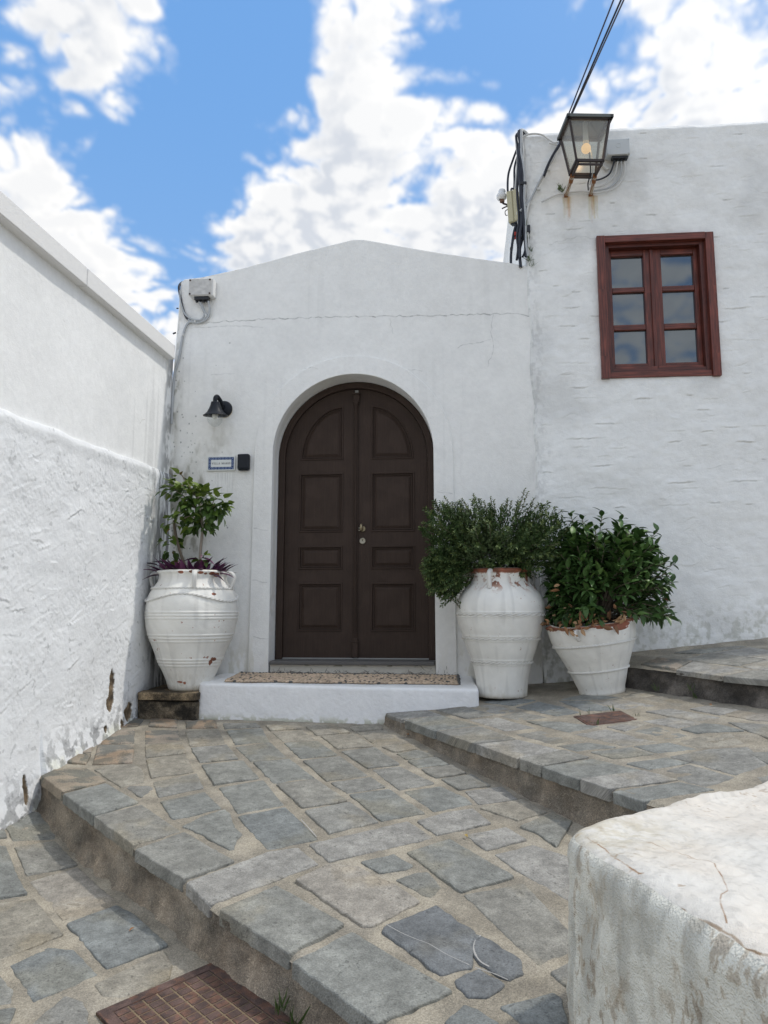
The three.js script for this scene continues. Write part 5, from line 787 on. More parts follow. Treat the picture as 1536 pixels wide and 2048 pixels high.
{ // little tree in the corner jar
  const t = thing('small_tree', 'small round crowned tree with two bare stems in the corner jar', 'tree');
  const r = rng(303), ov = (q) => Math.sin(Math.PI * Math.pow(q, 0.62)) * (1 - 0.2 * q), lg = [leafGeo(0.088, 0.066, 0.3, 0.2, 6, ov), leafGeo(0.07, 0.053, 0.35, 0.12, 6, ov), leafGeo(0.05, 0.03, 0.3, 0.3, 5, ov)];
  part('trunk', [tube([[-2.035, 1.07, 0.4], [-2.03, 1.2, 0.4], [-2.022, 1.35, 0.41], [-2.01, 1.5, 0.42], [-2.03, 1.66, 0.42], [-2.06, 1.78, 0.42]], 0.0125, 30, 8)], paleBark, t);
  part('trunk', [tube([[-2.13, 1.08, 0.38], [-2.16, 1.2, 0.38], [-2.21, 1.34, 0.39], [-2.25, 1.5, 0.4], [-2.26, 1.58, 0.4]], 0.012, 24, 8)], barkM, t);
  const br = []; for (const p of [[[-2.03, 1.62, 0.42], [-2.14, 1.75, 0.43], [-2.3, 1.86, 0.42]], [[-2.02, 1.6, 0.42], [-1.92, 1.68, 0.45], [-1.84, 1.72, 0.45]], [[-2.05, 1.74, 0.42], [-2.16, 1.9, 0.42], [-2.22, 1.98, 0.42]], [[-2.02, 1.56, 0.42], [-2.08, 1.6, 0.5], [-2.12, 1.58, 0.54]], [[-2.02, 1.6, 0.42], [-1.98, 1.68, 0.34], [-1.95, 1.78, 0.3]]]) br.push(tube(p, 0.005, 10, 6)); part('branch', br, barkM, t);
  const cols = [leafMat(0.1, 0.165, 0.028, 0.42, 0.28), leafMat(0.18, 0.255, 0.045, 0.42, 0.3), leafMat(0.06, 0.11, 0.024, 0.42, 0.2), leafMat(0.2, 0.14, 0.04, 0.4, 0.2)];
  const lobes = [[-2.0, 1.69, 0.43, 0.19, 0.17, 0.15, 95], [-2.15, 1.79, 0.42, 0.14, 0.14, 0.12, 46], [-1.88, 1.67, 0.44, 0.1, 0.1, 0.1, 26], [-2.02, 1.53, 0.45, 0.13, 0.07, 0.1, 26], [-2.29, 1.84, 0.42, 0.08, 0.07, 0.06, 16], [-2.21, 1.9, 0.42, 0.07, 0.07, 0.06, 10], [-2.17, 1.64, 0.44, 0.07, 0.08, 0.06, 12], [-2.28, 1.55, 0.41, 0.075, 0.07, 0.06, 18], [-2.27, 1.36, 0.42, 0.06, 0.09, 0.06, 14], [-2.31, 1.42, 0.42, 0.06, 0.04, 0.04, 5], [-2.2, 1.43, 0.42, 0.04, 0.05, 0.04, 4], [-2.22, 1.17, 0.45, 0.05, 0.04, 0.04, 5], [-1.99, 1.26, 0.48, 0.05, 0.03, 0.03, 7]];
  { const inn = []; for (let i = 0; i < 90; i++) { const [x, y, z, a, b, c] = lobes[i % 4], q = rv(r); inn.push(leafMatrix(V(x + q.x * a * 0.8, y + q.y * b * 0.8, z + q.z * c * 0.8), V(q.x, -0.4 + q.y * 0.5, q.z), r() * 6, 0.8 + 0.3 * r())); } part('foliage', scatterLeaves(lg[1], inn), cols[2], t).userData.kind = 'stuff'; }
  let n = 0; for (const [x, y, z, a, b, c, m] of lobes) for (let i = 0; i < m; i++) { const q = rv(r); q.normalize().multiplyScalar(0.55 + 0.5 * r()); const p = V(x + q.x * a, y + q.y * b, z + q.z * c), d = q.clone().multiplyScalar(0.9).add(V((r() - 0.5) * 0.9, -0.32 + 0.3 * (r() - 0.5), 0.2 + 0.3 * r())); const tip = (y > 1.8 || x < -2.26) && r() < 0.25; placeLeaf(lg[tip ? 2 : n % 2], leafMatrix(p, d, (r() - 0.5) * 1.6, 0.8 + 0.35 * r()), tip ? cols[3] : q.y > 0.35 || r() < 0.2 ? cols[1] : cols[r() < 0.5 ? 0 : 2], t); n++; }
}
{ // purple trailing plant under it
  const t = thing('purple_plant', 'low purple plant with lance shaped leaves and two pink flowers, in the corner jar', 'plant');
  const r = rng(404), ln = (q) => Math.sin(Math.PI * Math.pow(q, 0.55)), g = [leafGeo(0.14, 0.044, 0.5, 0.3, 7, ln), leafGeo(0.125, 0.042, 0.5, 0.12, 7, ln), leafGeo(0.1, 0.038, 0.5, 0.4, 7, ln)], cols = [leafMat(0.085, 0.026, 0.066, 0.45, 0.1), leafMat(0.13, 0.036, 0.098, 0.45, 0.12), leafMat(0.05, 0.019, 0.044, 0.45, 0.1)], stems = [];
  for (let i = 0; i < 88; i++) { const a = r() * 6.28, R = 0.24 * Math.sqrt(r()), x = -2.085 + Math.sin(a) * R, z = 0.385 + Math.cos(a) * R, o = V(Math.sin(a) * (0.3 + R * 3), 0.5 + 1.2 * r(), Math.cos(a) * (0.3 + R * 3)); placeLeaf(g[i % 3], leafMatrix(V(x, 1.1 + 0.07 * r(), z), o, (r() - 0.5), 0.8 + 0.45 * r()), cols[i % 3], t); }
  for (const [x, y, z, dx, dy, dz] of [[-2.36, 1.2, 0.45, -1, 0.42, 0.1], [-2.33, 1.14, 0.5, -1, 0.5, 0.2], [-2.31, 1.12, 0.52, -1, 0.02, 0.2], [-2.27, 1.22, 0.45, -1, 0.35, 0.2], [-1.87, 1.15, 0.5, 1, 0.15, 0.2], [-1.84, 1.13, 0.48, 1, 0.05, 0.3], [-1.88, 1.12, 0.55, 0.9, -0.1, 0.4], [-1.99, 1.16, 0.55, 0.2, -0.5, 0.6], [-1.98, 1.26, 0.5, 1, -0.2, 0.3], [-2.01, 1.25, 0.5, -0.8, 0.05, 0.3], [-1.9, 1.17, 0.45, 0.6, 0.9, 0]]) placeLeaf(g[0], leafMatrix(V(x, y, z), V(dx, dy, dz), 0, 1.05), cols[1 + Math.floor(r() * 2)], t);
  part('stem', [tube([[-2.07, 1.1, 0.46], [-2.04, 1.18, 0.48], [-1.99, 1.25, 0.5]], 0.004, 10, 6), tube([[-2.2, 1.08, 0.42], [-2.26, 1.16, 0.44], [-2.31, 1.2, 0.45]], 0.004, 10, 6)], cols[0], t);
  const pink = mat({ color: lin(0.75, 0.28, 0.5) }), pet = leafGeo(0.018, 0.016, 0.3, 0.2, 3); for (const [x, y, z] of [[-1.975, 1.275, 0.51], [-2.165, 1.235, 0.5]]) for (let k = 0; k < 3; k++) placeLeaf(pet, leafMatrix(V(x, y, z), V(Math.cos(k * 2.1), Math.sin(k * 2.1), 0.6), 0, 1), pink, t, 'petal');
}
// ---------------------------------------------------------------- fittings on the walls
const black = mat({ color: lin(0.012, 0.014, 0.018), roughness: 0.4 }), satin = phys({ color: lin(0.009, 0.012, 0.018), roughness: 0.42, specularIntensity: 0.6 }), clear = phys({ color: lin(0.96, 0.97, 0.97), transmission: 1, thickness: 0, roughness: 0.06, ior: 1.45 });
const rustMap = tex(512, 512, (u, v) => { const f = pfbm(u, v, 6, 5, 0.6), g = pnoise(u * 180, v * 180, 180), d = smooth(0.45, 0.65, pfbm(u + 0.4, v + 0.1, 9, 4)); const s = 0.75 + 0.6 * (f - 0.5) + 0.3 * (g - 0.5); return [mix(108, 132, d) * s * 1.1, mix(86, 96, d) * s * 1.1, mix(79, 80, d) * s * 1.1]; });
const rustM = mat({ map: bumpAt(rustMap, 0.3), bumpMap: bumpAt(sandBump, 0.25), bumpScale: 0.002, roughness: 0.85 });
{ // wall lamp by the door
  const t = thing('wall_lamp', 'small black bell shaped wall lamp with a clear globe, above the house sign', 'wall lamp', [-1.985, 2.625, 0]);
  const disc = new THREE.LatheGeometry([[0, 0.03], [0.045, 0.028], [0.068, 0.016], [0.075, 0.004], [0.075, 0]].map((p) => new THREE.Vector2(...p)), 40); disc.rotateX(Math.PI / 2); part('wall_plate', disc.translate(0, 0, 0.012), satin, t);
  const rim = new THREE.CylinderGeometry(0.073, 0.073, 0.012, 40); rim.rotateX(Math.PI / 2); part('gasket', rim.translate(0, -0.004, 0.006), mat({ color: lin(0.55, 0.48, 0.35) }), t);
  part('arm', tube([[0, 0, 0.02], [-0.006, 0.035, 0.07], [-0.016, 0.066, 0.115], [-0.026, 0.078, 0.145], [-0.034, 0.062, 0.162], [-0.036, 0.02, 0.163]], 0.019, 40, 14), satin, t);
  const sh = new THREE.LatheGeometry([[0.02, 0.03], [0.036, 0.026], [0.038, 0.02], [0.042, 0], [0.056, -0.035], [0.075, -0.066], [0.097, -0.086], [0.108, -0.092], [0.108, -0.098], [0.095, -0.092], [0.072, -0.072], [0.05, -0.036], [0.036, 0.0], [0.03, 0.012]].map((p) => new THREE.Vector2(...p)), 48); sh.rotateX(0.12); part('shade', sh.translate(-0.033, 0, 0.16), satin, t);
  const gl = new THREE.LatheGeometry([[0.036, -0.03], [0.052, -0.06], [0.068, -0.1], [0.069, -0.13], [0.06, -0.16], [0.042, -0.182], [0.018, -0.195], [0.0, -0.198]].map((p) => new THREE.Vector2(...p)), 40); part('globe', gl.translate(-0.033, 0, 0.16), clear, t);
  const bl = new THREE.SphereGeometry(0.026, 20, 14); bl.scale(1, 1.3, 1); bl.translate(-0.033, -0.095, 0.16); part('bulb', [bl, rod([-0.033, -0.07, 0.16], [-0.033, -0.02, 0.16], 0.014)], mat({ color: lin(0.75, 0.74, 0.7), roughness: 0.3 }), t);
}
{ // house sign
  const t = thing('house_sign', 'white tile sign VILLA MARIS with a blue patterned border, under the wall lamp', 'sign', [-1.997, 2.131, 0]);
  const c = document.createElement('canvas'); c.width = 768; c.height = 396; const x = c.getContext('2d'), B = '#27406f', W = '#dfe2e0', L = '#93a7c6';
  x.fillStyle = W; x.fillRect(0, 0, 768, 396); x.fillStyle = B; x.fillRect(22, 22, 724, 352); x.fillStyle = W; x.fillRect(98, 96, 572, 204);
  const coin = (cx, cy) => { x.strokeStyle = L; x.lineWidth = 9; x.beginPath(); x.arc(cx, cy, 26, 0, 7); x.stroke(); x.fillStyle = '#1d3060'; x.beginPath(); x.arc(cx, cy, 13, 0, 7); x.fill(); x.fillStyle = L; x.beginPath(); x.arc(cx, cy, 5, 0, 7); x.fill(); };
  for (let i = 0; i < 6; i++) { coin(142 + i * 97, 59); coin(142 + i * 97, 337); } for (const y of [150, 246]) { coin(60, y); coin(708, y); }
  x.strokeStyle = L; x.lineWidth = 8; for (const [a, b, d, e] of [[26, 26, 92, 90], [742, 26, 676, 90], [26, 370, 92, 306], [742, 370, 676, 306]]) { x.beginPath(); x.moveTo(a, b); x.lineTo(d, e); x.stroke(); x.beginPath(); x.moveTo(a + (d - a) * 0.2, b + (e - b) * 0.65); x.lineTo(a + (d - a) * 0.65, b + (e - b) * 0.2); x.stroke(); }
  x.fillStyle = '#1c1e20'; x.font = 'bold 74px serif'; x.textBaseline = 'middle'; const put = (s, x0) => { let q = x0; for (const ch of s) { x.fillText(ch, q, 200); q += x.measureText(ch).width + 2; } }; put('VILLA', 118); put('MARIS', 392);
  const tx = new THREE.CanvasTexture(c); tx.colorSpace = THREE.SRGBColorSpace;
  part('tile', new RoundedBoxGeometry(0.254, 0.132, 0.012, 2, 0.002).translate(0, 0, 0.011), mat({ color: lin(0.75, 0.75, 0.72), roughness: 0.4 }), t);
  part('print', new THREE.PlaneGeometry(0.246, 0.125).translate(0, 0, 0.0185), phys({ map: tx, roughness: 0.22 }), t);
}
{
  const t = thing('key_box', 'dark blue black rounded box on the wall right of the house sign', 'box', [-1.789, 2.135, 0]);
  part('housing', new RoundedBoxGeometry(0.108, 0.148, 0.05, 5, 0.02).translate(0, 0, 0.027), satin, t); part('cover', new RoundedBoxGeometry(0.1, 0.126, 0.014, 4, 0.006).translate(0, 0.006, 0.05), satin, t); part('plaster_smear', new THREE.SphereGeometry(0.016, 12, 8).scale(1.4, 0.5, 0.6).translate(-0.034, -0.074, 0.012), mat({ color: lin(0.75, 0.75, 0.73) }), t);
}
const cable = (pts, r, m, parent, name = 'cable') => part(name, tube(pts, r, pts.length * 10, 7), m, parent);
const greyCable = mat({ color: lin(0.45, 0.47, 0.48), roughness: 0.6 }), whiteCable = mat({ color: lin(0.62, 0.62, 0.6), roughness: 0.6 }), blackCable = mat({ color: lin(0.014, 0.017, 0.028), roughness: 0.45 });
{ // junction box on the gatehouse
  const t = thing('junction_box', 'white junction box with four rusty screws at the gatehouse corner', 'junction box', [-2.212, 3.745, 0]);
  const pl = tex(256, 256, (u, v) => { const f = pfbm(u, v, 6, 4), s = 0.94 + 0.2 * (f - 0.5); return [214 * s, 212 * s, 208 * s]; });
  part('housing', box(0.225, 0.16, 0.085, 0.006, 0, 0.045, 0.006), mat({ color: lin(0.72, 0.72, 0.7) }), t);
  part('lid', box(0.205, 0.152, 0.014, -0.004, 0.0, 0.093, 0.003), mat({ map: pl, bumpMap: grainBump, bumpScale: 0.002 }), t);
  part('cable_glands', [box(0.135, 0.035, 0.06, 0.005, -0.094, 0.05, 0.008), ...[-0.045, -0.015, 0.02, 0.05].map((x) => rod([x, -0.1, 0.05], [x, -0.125, 0.05], 0.011))], black, t);
  for (const [x, y] of [[-0.095, 0.065], [0.088, 0.065], [-0.095, -0.065], [0.088, -0.065]]) { const g = new THREE.CylinderGeometry(0.008, 0.008, 0.006, 12); g.rotateX(Math.PI / 2); part('screw', g.translate(x, y, 0.102), mat({ color: lin(0.06, 0.035, 0.03) }), t); }
  const k = thing('cable_run', 'grey and black cables looping below the gatehouse junction box', 'cables');
  cable([[-2.232, 3.63, 0.05], [-2.2, 3.55, 0.03], [-2.17, 3.5, 0.025], [-2.21, 3.46, 0.02], [-2.28, 3.455, 0.02], [-2.34, 3.44, 0.02], [-2.38, 3.36, 0.018], [-2.4, 3.25, 0.016], [-2.42, 3.1, 0.014], [-2.455, 2.97, 0.012], [-2.462, 2.8, 0.012], [-2.466, 2.5, 0.012]], 0.011, greyCable, k);
  cable([[-2.15, 3.63, 0.05], [-2.142, 3.54, 0.03], [-2.17, 3.47, 0.022], [-2.24, 3.44, 0.02], [-2.31, 3.45, 0.018], [-2.36, 3.49, 0.016]], 0.01, greyCable, k);
  cable([[-2.345, 3.475, 0.018], [-2.36, 3.49, 0.016], [-2.4, 3.58, 0.012], [-2.43, 3.7, 0.012], [-2.445, 3.8, 0.008], [-2.43, 3.86, -0.04], [-2.43, 3.87, -0.2]], 0.011, blackCable, k);
  cable([[-2.22, 3.63, 0.04], [-2.19, 3.52, 0.026], [-2.22, 3.462, 0.03], [-2.3, 3.47, 0.03], [-2.37, 3.52, 0.022], [-2.42, 3.64, 0.018], [-2.436, 3.76, 0.014]], 0.008, greyCable, k);
  for (const [x, y] of [[-2.275, 3.452], [-2.175, 3.5], [-2.385, 3.33]]) part('clip', box(0.016, 0.03, 0.03, x, y, 0.022, 0.004), whiteCable, k);
  part('cable_end', [rod([-2.462, 3.36, 0.0], [-2.485, 3.345, 0.01], 0.008), rod([-2.455, 3.6, -0.02], [-2.468, 3.595, -0.01], 0.006)], blackCable, k);
}
{ // street lantern: front at +z, slightly turned
  const t = thing('street_lantern', 'square tapered street lantern, bulb lit, on two rusty brackets above the window', 'lantern', [1.197, 4.555, 0.35], 0.11);
  const iron = mat({ color: lin(0.035, 0.024, 0.022), roughness: 0.55, bumpMap: bumpAt(grainBump, 0.1), bumpScale: 0.001 }), wt = 0.168, dt = 0.137, wb = 0.11, db = 0.1, Ht = 0.355;
  const c4 = (w, d, y) => [[-w, y, -d], [w, y, -d], [w, y, d], [-w, y, d]], T = c4(wt, dt, Ht), Bm = c4(wb, db, 0), bar = (a, b, r) => { const A = V(...a), Bv = V(...b), g = box(r * 2, A.distanceTo(Bv) + r * 2, r * 2, 0, 0, 0); g.applyQuaternion(new THREE.Quaternion().setFromUnitVectors(UP, Bv.clone().sub(A).normalize())); return g.translate(...A.add(Bv).multiplyScalar(0.5).toArray()); };
  const fr = []; for (let i = 0; i < 4; i++) { const j = (i + 1) % 4; fr.push(bar(T[i], Bm[i], 0.0092), bar(T[i], T[j], 0.014), bar(Bm[i], Bm[j], 0.0105)); } part('frame', fr, iron, t);
  const lowF = c4(wb - 0.012, db - 0.005, -0.03), lf = []; for (let i = 0; i < 4; i++) lf.push(bar(lowF[i], lowF[(i + 1) % 4], 0.007), bar(Bm[i], lowF[i], 0.009)); part('bottom_frame', lf, iron, t);
  const quad = (a, b, c, d, sh = 0.03) => { const C = [a, b, c, d].reduce((p, q) => p.map((v, k) => v + q[k] / 4), [0, 0, 0]), g = new THREE.BufferGeometry(); const P = [a, b, c, d].map((p) => p.map((v, k) => v + (C[k] - v) * sh)); g.setAttribute('position', new THREE.Float32BufferAttribute([...P[0], ...P[1], ...P[2], ...P[3]], 3)); g.setAttribute('uv', new THREE.Float32BufferAttribute([0, 0, 1, 0, 1, 1, 0, 1], 2)); g.setIndex([0, 1, 2, 0, 2, 3]); g.computeVertexNormals(); return g; };
  const dust = phys({ color: lin(0.78, 0.82, 0.8), transmission: 0.82, thickness: 0, roughness: 0.24, ior: 1.5 });
  for (let i = 0; i < 4; i++) { const j = (i + 1) % 4; part('pane', quad(Bm[i], Bm[j], T[j], T[i]), dust, t); }
  const rf = []; const o = 0.014, E = c4(wt + o, dt + o, Ht + 0.012), M2 = c4(0.07, 0.06, Ht + 0.095); for (let i = 0; i < 4; i++) { const j = (i + 1) % 4; rf.push(quad(E[i], E[j], M2[j], M2[i], 0)); } rf.push(quad(M2[0], M2[1], M2[2], M2[3], 0)); for (let i = 0; i < 4; i++) rf.push(bar(E[i], E[(i + 1) % 4], 0.013)); part('roof', rf.map((g) => g), mat({ color: lin(0.14, 0.15, 0.14), metalness: 0.4, roughness: 0.55 }), t);
  part('socket', [rod([0.005, Ht + 0.06, 0], [0.005, 0.235, 0], 0.02, 0.024, 16), rod([0.005, 0.25, 0], [0.005, 0.215, 0], 0.018, 0.018, 16)], mat({ color: lin(0.6, 0.6, 0.57), roughness: 0.5 }), t);
  const bulb = new THREE.SphereGeometry(0.04, 24, 18); bulb.scale(1, 1.1, 1); bulb.translate(0.005, 0.175, 0); part('bulb', [bulb, rod([0.005, 0.198, 0], [0.005, 0.222, 0], 0.02, 0.016, 16)], mat({ color: lin(0.3, 0.25, 0.18), emissive: lin(1, 0.6, 0.26), emissiveIntensity: 1.05, roughness: 0.4 }), t);
  const lamp = new THREE.PointLight(new THREE.Color(1, 0.62, 0.3), 0.05); lamp.position.set(0.005, 0.175, 0); lamp.shadow.radius = 1.5; lamp.castShadow = true; t.add(lamp);
  cable([[0.03, 0.24, -0.02], [0.05, 0.12, -0.05], [0.06, 0.0, -0.08], [0.05, -0.06, -0.12], [0.09, -0.05, -0.25]], 0.006, blackCable, t); cable([[0.03, 0.24, -0.01], [0.07, 0.1, -0.04], [0.075, -0.02, -0.08], [0.07, -0.07, -0.14]], 0.005, greyCable, t);
  const rb = tex(256, 256, (u, v) => { const f = pfbm(u, v, 6, 4), d = smooth(0.42, 0.6, f), s = 0.9 + 0.3 * (pnoise(u * 90, v * 90, 90) - 0.5); return [mix(205, 150, d) * s, mix(196, 105, d) * s, mix(180, 75, d) * s]; });
  const rm = mat({ map: rb, roughness: 0.9 }), foot = mat({ color: lin(0.27, 0.11, 0.04), roughness: 0.95, bumpMap: grainBump, bumpScale: 0.004 });
  [[-0.098, -0.085, -0.331], [0.098, 0.1286, -0.308]].forEach(([x0, x1, z1], i) => { part('bracket', bar([x0, -0.036, -0.09], [x1, -0.058, z1], 0.013), rm, t); part('bracket_foot', [box(0.034, 0.022, 0.03, x1, -0.062, z1, 0.004), box(0.016, 0.024, 0.03, x1 + (i ? 0.012 : -0.008), -0.05, z1 + 0.004, 0.003)], foot, t); part('rusty_joint', bar([x0, -0.03, -0.085], [mix(x0, x1, 0.16), -0.041, mix(-0.09, z1, 0.16)], 0.0155), foot, t); });
}
{ // junction box beside the lantern
  const t = thing('junction_box', 'grey plastic junction box on the wall right of the street lantern', 'junction box', [1.53, 4.89, 0.02]);
  const pm = mat({ color: lin(0.52, 0.55, 0.56), roughness: 0.6, bumpMap: bumpAt(grainBump, 0.2), bumpScale: 0.001 });
  part('housing', box(0.2, 0.15, 0.07, 0, 0, 0.04, 0.008), pm, t); part('lid', box(0.196, 0.146, 0.014, 0, 0, 0.082, 0.004), mat({ color: lin(0.56, 0.59, 0.6), roughness: 0.6 }), t);
  const e = new THREE.TorusGeometry(0.02, 0.002, 6, 24); part('stamped_ring', e.translate(0.0, 0.01, 0.089), pm, t);
  for (const [x, y] of [[-0.088, 0.063], [0.088, 0.063], [-0.088, -0.063], [0.088, -0.063]]) { const g = new THREE.CylinderGeometry(0.006, 0.006, 0.005, 12); g.rotateX(Math.PI / 2); part('screw', g.translate(x, y, 0.09), pm, t); }
  part('cable_glands', [box(0.14, 0.025, 0.05, 0.015, -0.085, 0.045, 0.005), ...[-0.03, 0, 0.03, 0.06].map((x) => rod([x, -0.09, 0.045], [x, -0.115, 0.045], 0.01))], black, t);
  const k = thing('cable_run', 'grey cables hanging from the junction box to the lantern', 'cables');
  [[[1.5, 4.78], [1.46, 4.68], [1.38, 4.63], [1.3, 4.62]], [[1.53, 4.78], [1.5, 4.66], [1.4, 4.57], [1.28, 4.55]], [[1.56, 4.78], [1.55, 4.66], [1.46, 4.55], [1.32, 4.52]], [[1.59, 4.78], [1.58, 4.65], [1.5, 4.54], [1.36, 4.5], [1.2, 4.52], [1.0, 4.5], [0.86, 4.44]]].forEach((p, i) => cable(p.map(([x, y], j) => [x, y, j ? 0.045 : 0.065]), 0.0075, i === 0 ? blackCable : i % 2 ? whiteCable : greyCable, k));
  cable([[1.44, 4.93, 0.03], [1.4, 4.85, 0.035], [1.405, 4.77, 0.035], [1.45, 4.72, 0.035]], 0.012, whiteCable, k);
}
{ // cables down the corner of the house
  const t = thing('cable_bundle', 'bundle of black and white cables running down the corner of the house', 'cables');
  const cx = (y) => 0.7 + (5.13 - y) * 0.0134;
  const runs = [[0.0, 0.03, 0.013, 0], [-0.018, 0.0, 0.012, 0], [0.012, 0.045, 0.01, 1], [-0.03, -0.03, 0.011, 0], [0.02, 0.034, 0.008, 2], [-0.012, 0.03, 0.009, 0], [-0.042, -0.05, 0.008, 2]];
  runs.forEach(([ox, oz, r, k], i) => { const q = rng(60 + i), pts = []; for (let y = 5.14; y > 3.86; y -= 0.11) pts.push([cx(y) - 0.012 + ox * (y < 4.7 ? 1.2 : 0.7) + (q() - 0.5) * 0.016 - 0.03 * smooth(4.4, 3.95, y) * (i % 2), y, 0.02 + oz * 0.8 + (q() - 0.5) * 0.012]); if (i < 5) pts.unshift([cx(5.1) + 0.05 + 0.02 * i, 5.165, -0.06 - 0.02 * i]); cable(pts, r, [blackCable, greyCable, whiteCable][k], t); });
  cable([[0.66, 5.0, -0.02], [0.625, 4.92, -0.06], [0.585, 4.8, -0.08], [0.575, 4.62, -0.08], [0.585, 4.5, -0.08]], 0.01, blackCable, t);
  cable([[0.67, 4.95, -0.02], [0.64, 4.85, -0.05], [0.635, 4.7, -0.06], [0.63, 4.6, -0.07]], 0.01, blackCable, t);
  cable([[0.64, 4.63, -0.07], [0.61, 4.65, -0.07], [0.6, 4.6, -0.08]], 0.008, blackCable, t);
  cable([[0.65, 4.32, -0.05], [0.62, 4.22, -0.05], [0.6, 4.1, -0.05], [0.588, 4.0, -0.05], [0.585, 3.85, -0.05]], 0.012, blackCable, t);
  cable([[0.66, 4.32, -0.05], [0.635, 4.2, -0.045], [0.605, 4.12, -0.045], [0.595, 4.04, -0.048]], 0.009, blackCable, t);
  cable([[0.68, 4.32, 0.0], [0.69, 4.15, 0.01], [0.66, 4.02, 0.01], [0.665, 3.85, 0.01]], 0.014, blackCable, t); cable([[0.7, 4.3, 0.02], [0.72, 4.1, 0.03], [0.7, 3.98, 0.03], [0.68, 3.94, 0.02]], 0.01, blackCable, t);
  part('clip', [box(0.02, 0.05, 0.03, 0.59, 4.045, -0.05, 0.004), box(0.06, 0.03, 0.05, 0.7, 4.62, 0.04, 0.006), box(0.035, 0.07, 0.04, 0.735, 4.19, 0.04, 0.006)], black, t);
  part('connector', [box(0.02, 0.035, 0.016, 0.63, 4.19, -0.03, 0.004), box(0.014, 0.02, 0.014, 0.63, 4.15, -0.03, 0.003)], mat({ color: lin(0.4, 0.05, 0.04) }), t);
  const w = thing('wall_cable', 'pale cable slanting across the house corner to the overhead lines', 'cable');
  cable([[0.715, 4.28, 0.05], [0.74, 4.4, 0.05], [0.79, 4.52, 0.05], [0.86, 4.64, 0.05], [0.95, 4.82, 0.055], [1.0, 4.92, 0.06], [1.04, 5.0, 0.07]], 0.011, whiteCable, w); cable([[0.67, 4.37, 0.03], [0.74, 4.43, 0.05], [0.83, 4.6, 0.06], [0.9, 4.73, 0.06], [0.97, 4.84, 0.06], [1.03, 5.0, 0.06]], 0.011, greyCable, w);
  cable([[0.7, 5.08, 0.03], [0.78, 5.095, 0.05], [0.88, 5.08, 0.05], [0.94, 5.03, 0.05], [0.99, 4.99, 0.06], [1.05, 5.0, 0.06], [1.06, 4.96, 0.06], [1.0, 4.97, 0.06], [0.94, 4.99, 0.06]], 0.008, whiteCable, w);
  cable([[0.88, 4.67, 0.06], [0.92, 4.77, 0.062], [0.97, 4.87, 0.062], [1.03, 4.97, 0.065]], 0.014, blackCable, w);
  part('clip', [box(0.03, 0.025, 0.03, 0.925, 4.74, 0.05, 0.005), box(0.03, 0.025, 0.03, 0.835, 4.56, 0.05, 0.005)], whiteCable, w);
  const o = thing('overhead_cable', 'three thin overhead cables running up from the house corner across the sky', 'cables');
  cable([[1.03, 4.97, 0.065], [1.05, 5.02, 0.15], [1.103, 5.06, 0.45], [1.25, 5.105, 1.45], [1.5, 5.25, 2.9], [2.2, 5.8, 6.6]], 0.007, blackCable, o); cable([[1.035, 4.98, 0.07], [1.06, 5.02, 0.2], [1.12, 5.06, 0.5], [1.265, 5.095, 1.45], [1.52, 5.22, 2.9], [2.3, 5.75, 6.6]], 0.006, mat({ color: lin(0.12, 0.12, 0.15) }), o); cable([[1.02, 4.95, 0.065], [1.04, 5.03, 0.15], [1.085, 5.075, 0.45], [1.205, 5.13, 1.42], [1.42, 5.3, 2.9], [2.05, 5.95, 6.6]], 0.006, mat({ color: lin(0.09, 0.1, 0.15) }), o);
}
{
  const t = thing('terminal_box', 'narrow beige terminal box beside the cable bundle on the house corner', 'terminal box', [0.625, 4.46, -0.06]); t.rotation.set(0, -0.5, 0.05);
  const m = mat({ color: lin(0.5, 0.46, 0.3), roughness: 0.55 }); part('housing', box(0.1, 0.31, 0.06, 0, 0, 0, 0.012), m, t); part('cover', [box(0.05, 0.3, 0.014, -0.022, 0, 0.034, 0.004), box(0.034, 0.3, 0.008, 0.028, 0, 0.032, 0.003)], m, t); part('cable_inlet', box(0.07, 0.02, 0.045, 0, -0.158, 0, 0.004), black, t);
  const n = thing('insulator', 'white ceramic insulator on a bent iron hook left of the terminal box', 'insulator', [0.52, 4.6, -0.1]);
  const g = new THREE.LatheGeometry([[0, 0.06], [0.028, 0.058], [0.034, 0.045], [0.03, 0.032], [0.036, 0.022], [0.046, 0.005], [0.046, -0.02], [0.036, -0.035], [0.02, -0.038]].map((p) => new THREE.Vector2(...p)), 28); g.rotateZ(-0.12); part('ceramic', g, phys({ color: lin(0.75, 0.75, 0.74), roughness: 0.2 }), n);
  part('hook', [tube([[0.005, -0.03, 0], [0.01, -0.07, 0], [0.05, -0.09, 0], [0.075, -0.12, 0], [0.07, -0.17, 0.0], [0.1, -0.2, 0], [0.2, -0.2, 0]], 0.009, 30, 8), tube([[0.06, -0.1, 0], [0.02, -0.125, 0.02], [0.0, -0.13, 0.01]], 0.006, 10, 6), tube([[0.06, -0.13, 0], [0.03, -0.15, 0], [0.035, -0.19, 0], [0.05, -0.19, 0]], 0.004, 12, 6)], mat({ color: lin(0.06, 0.045, 0.045), roughness: 0.8 }), n); part('cap', new THREE.CylinderGeometry(0.018, 0.022, 0.03, 14).translate(0.004, -0.045, 0), mat({ color: lin(0.2, 0.11, 0.07) }), n);
}

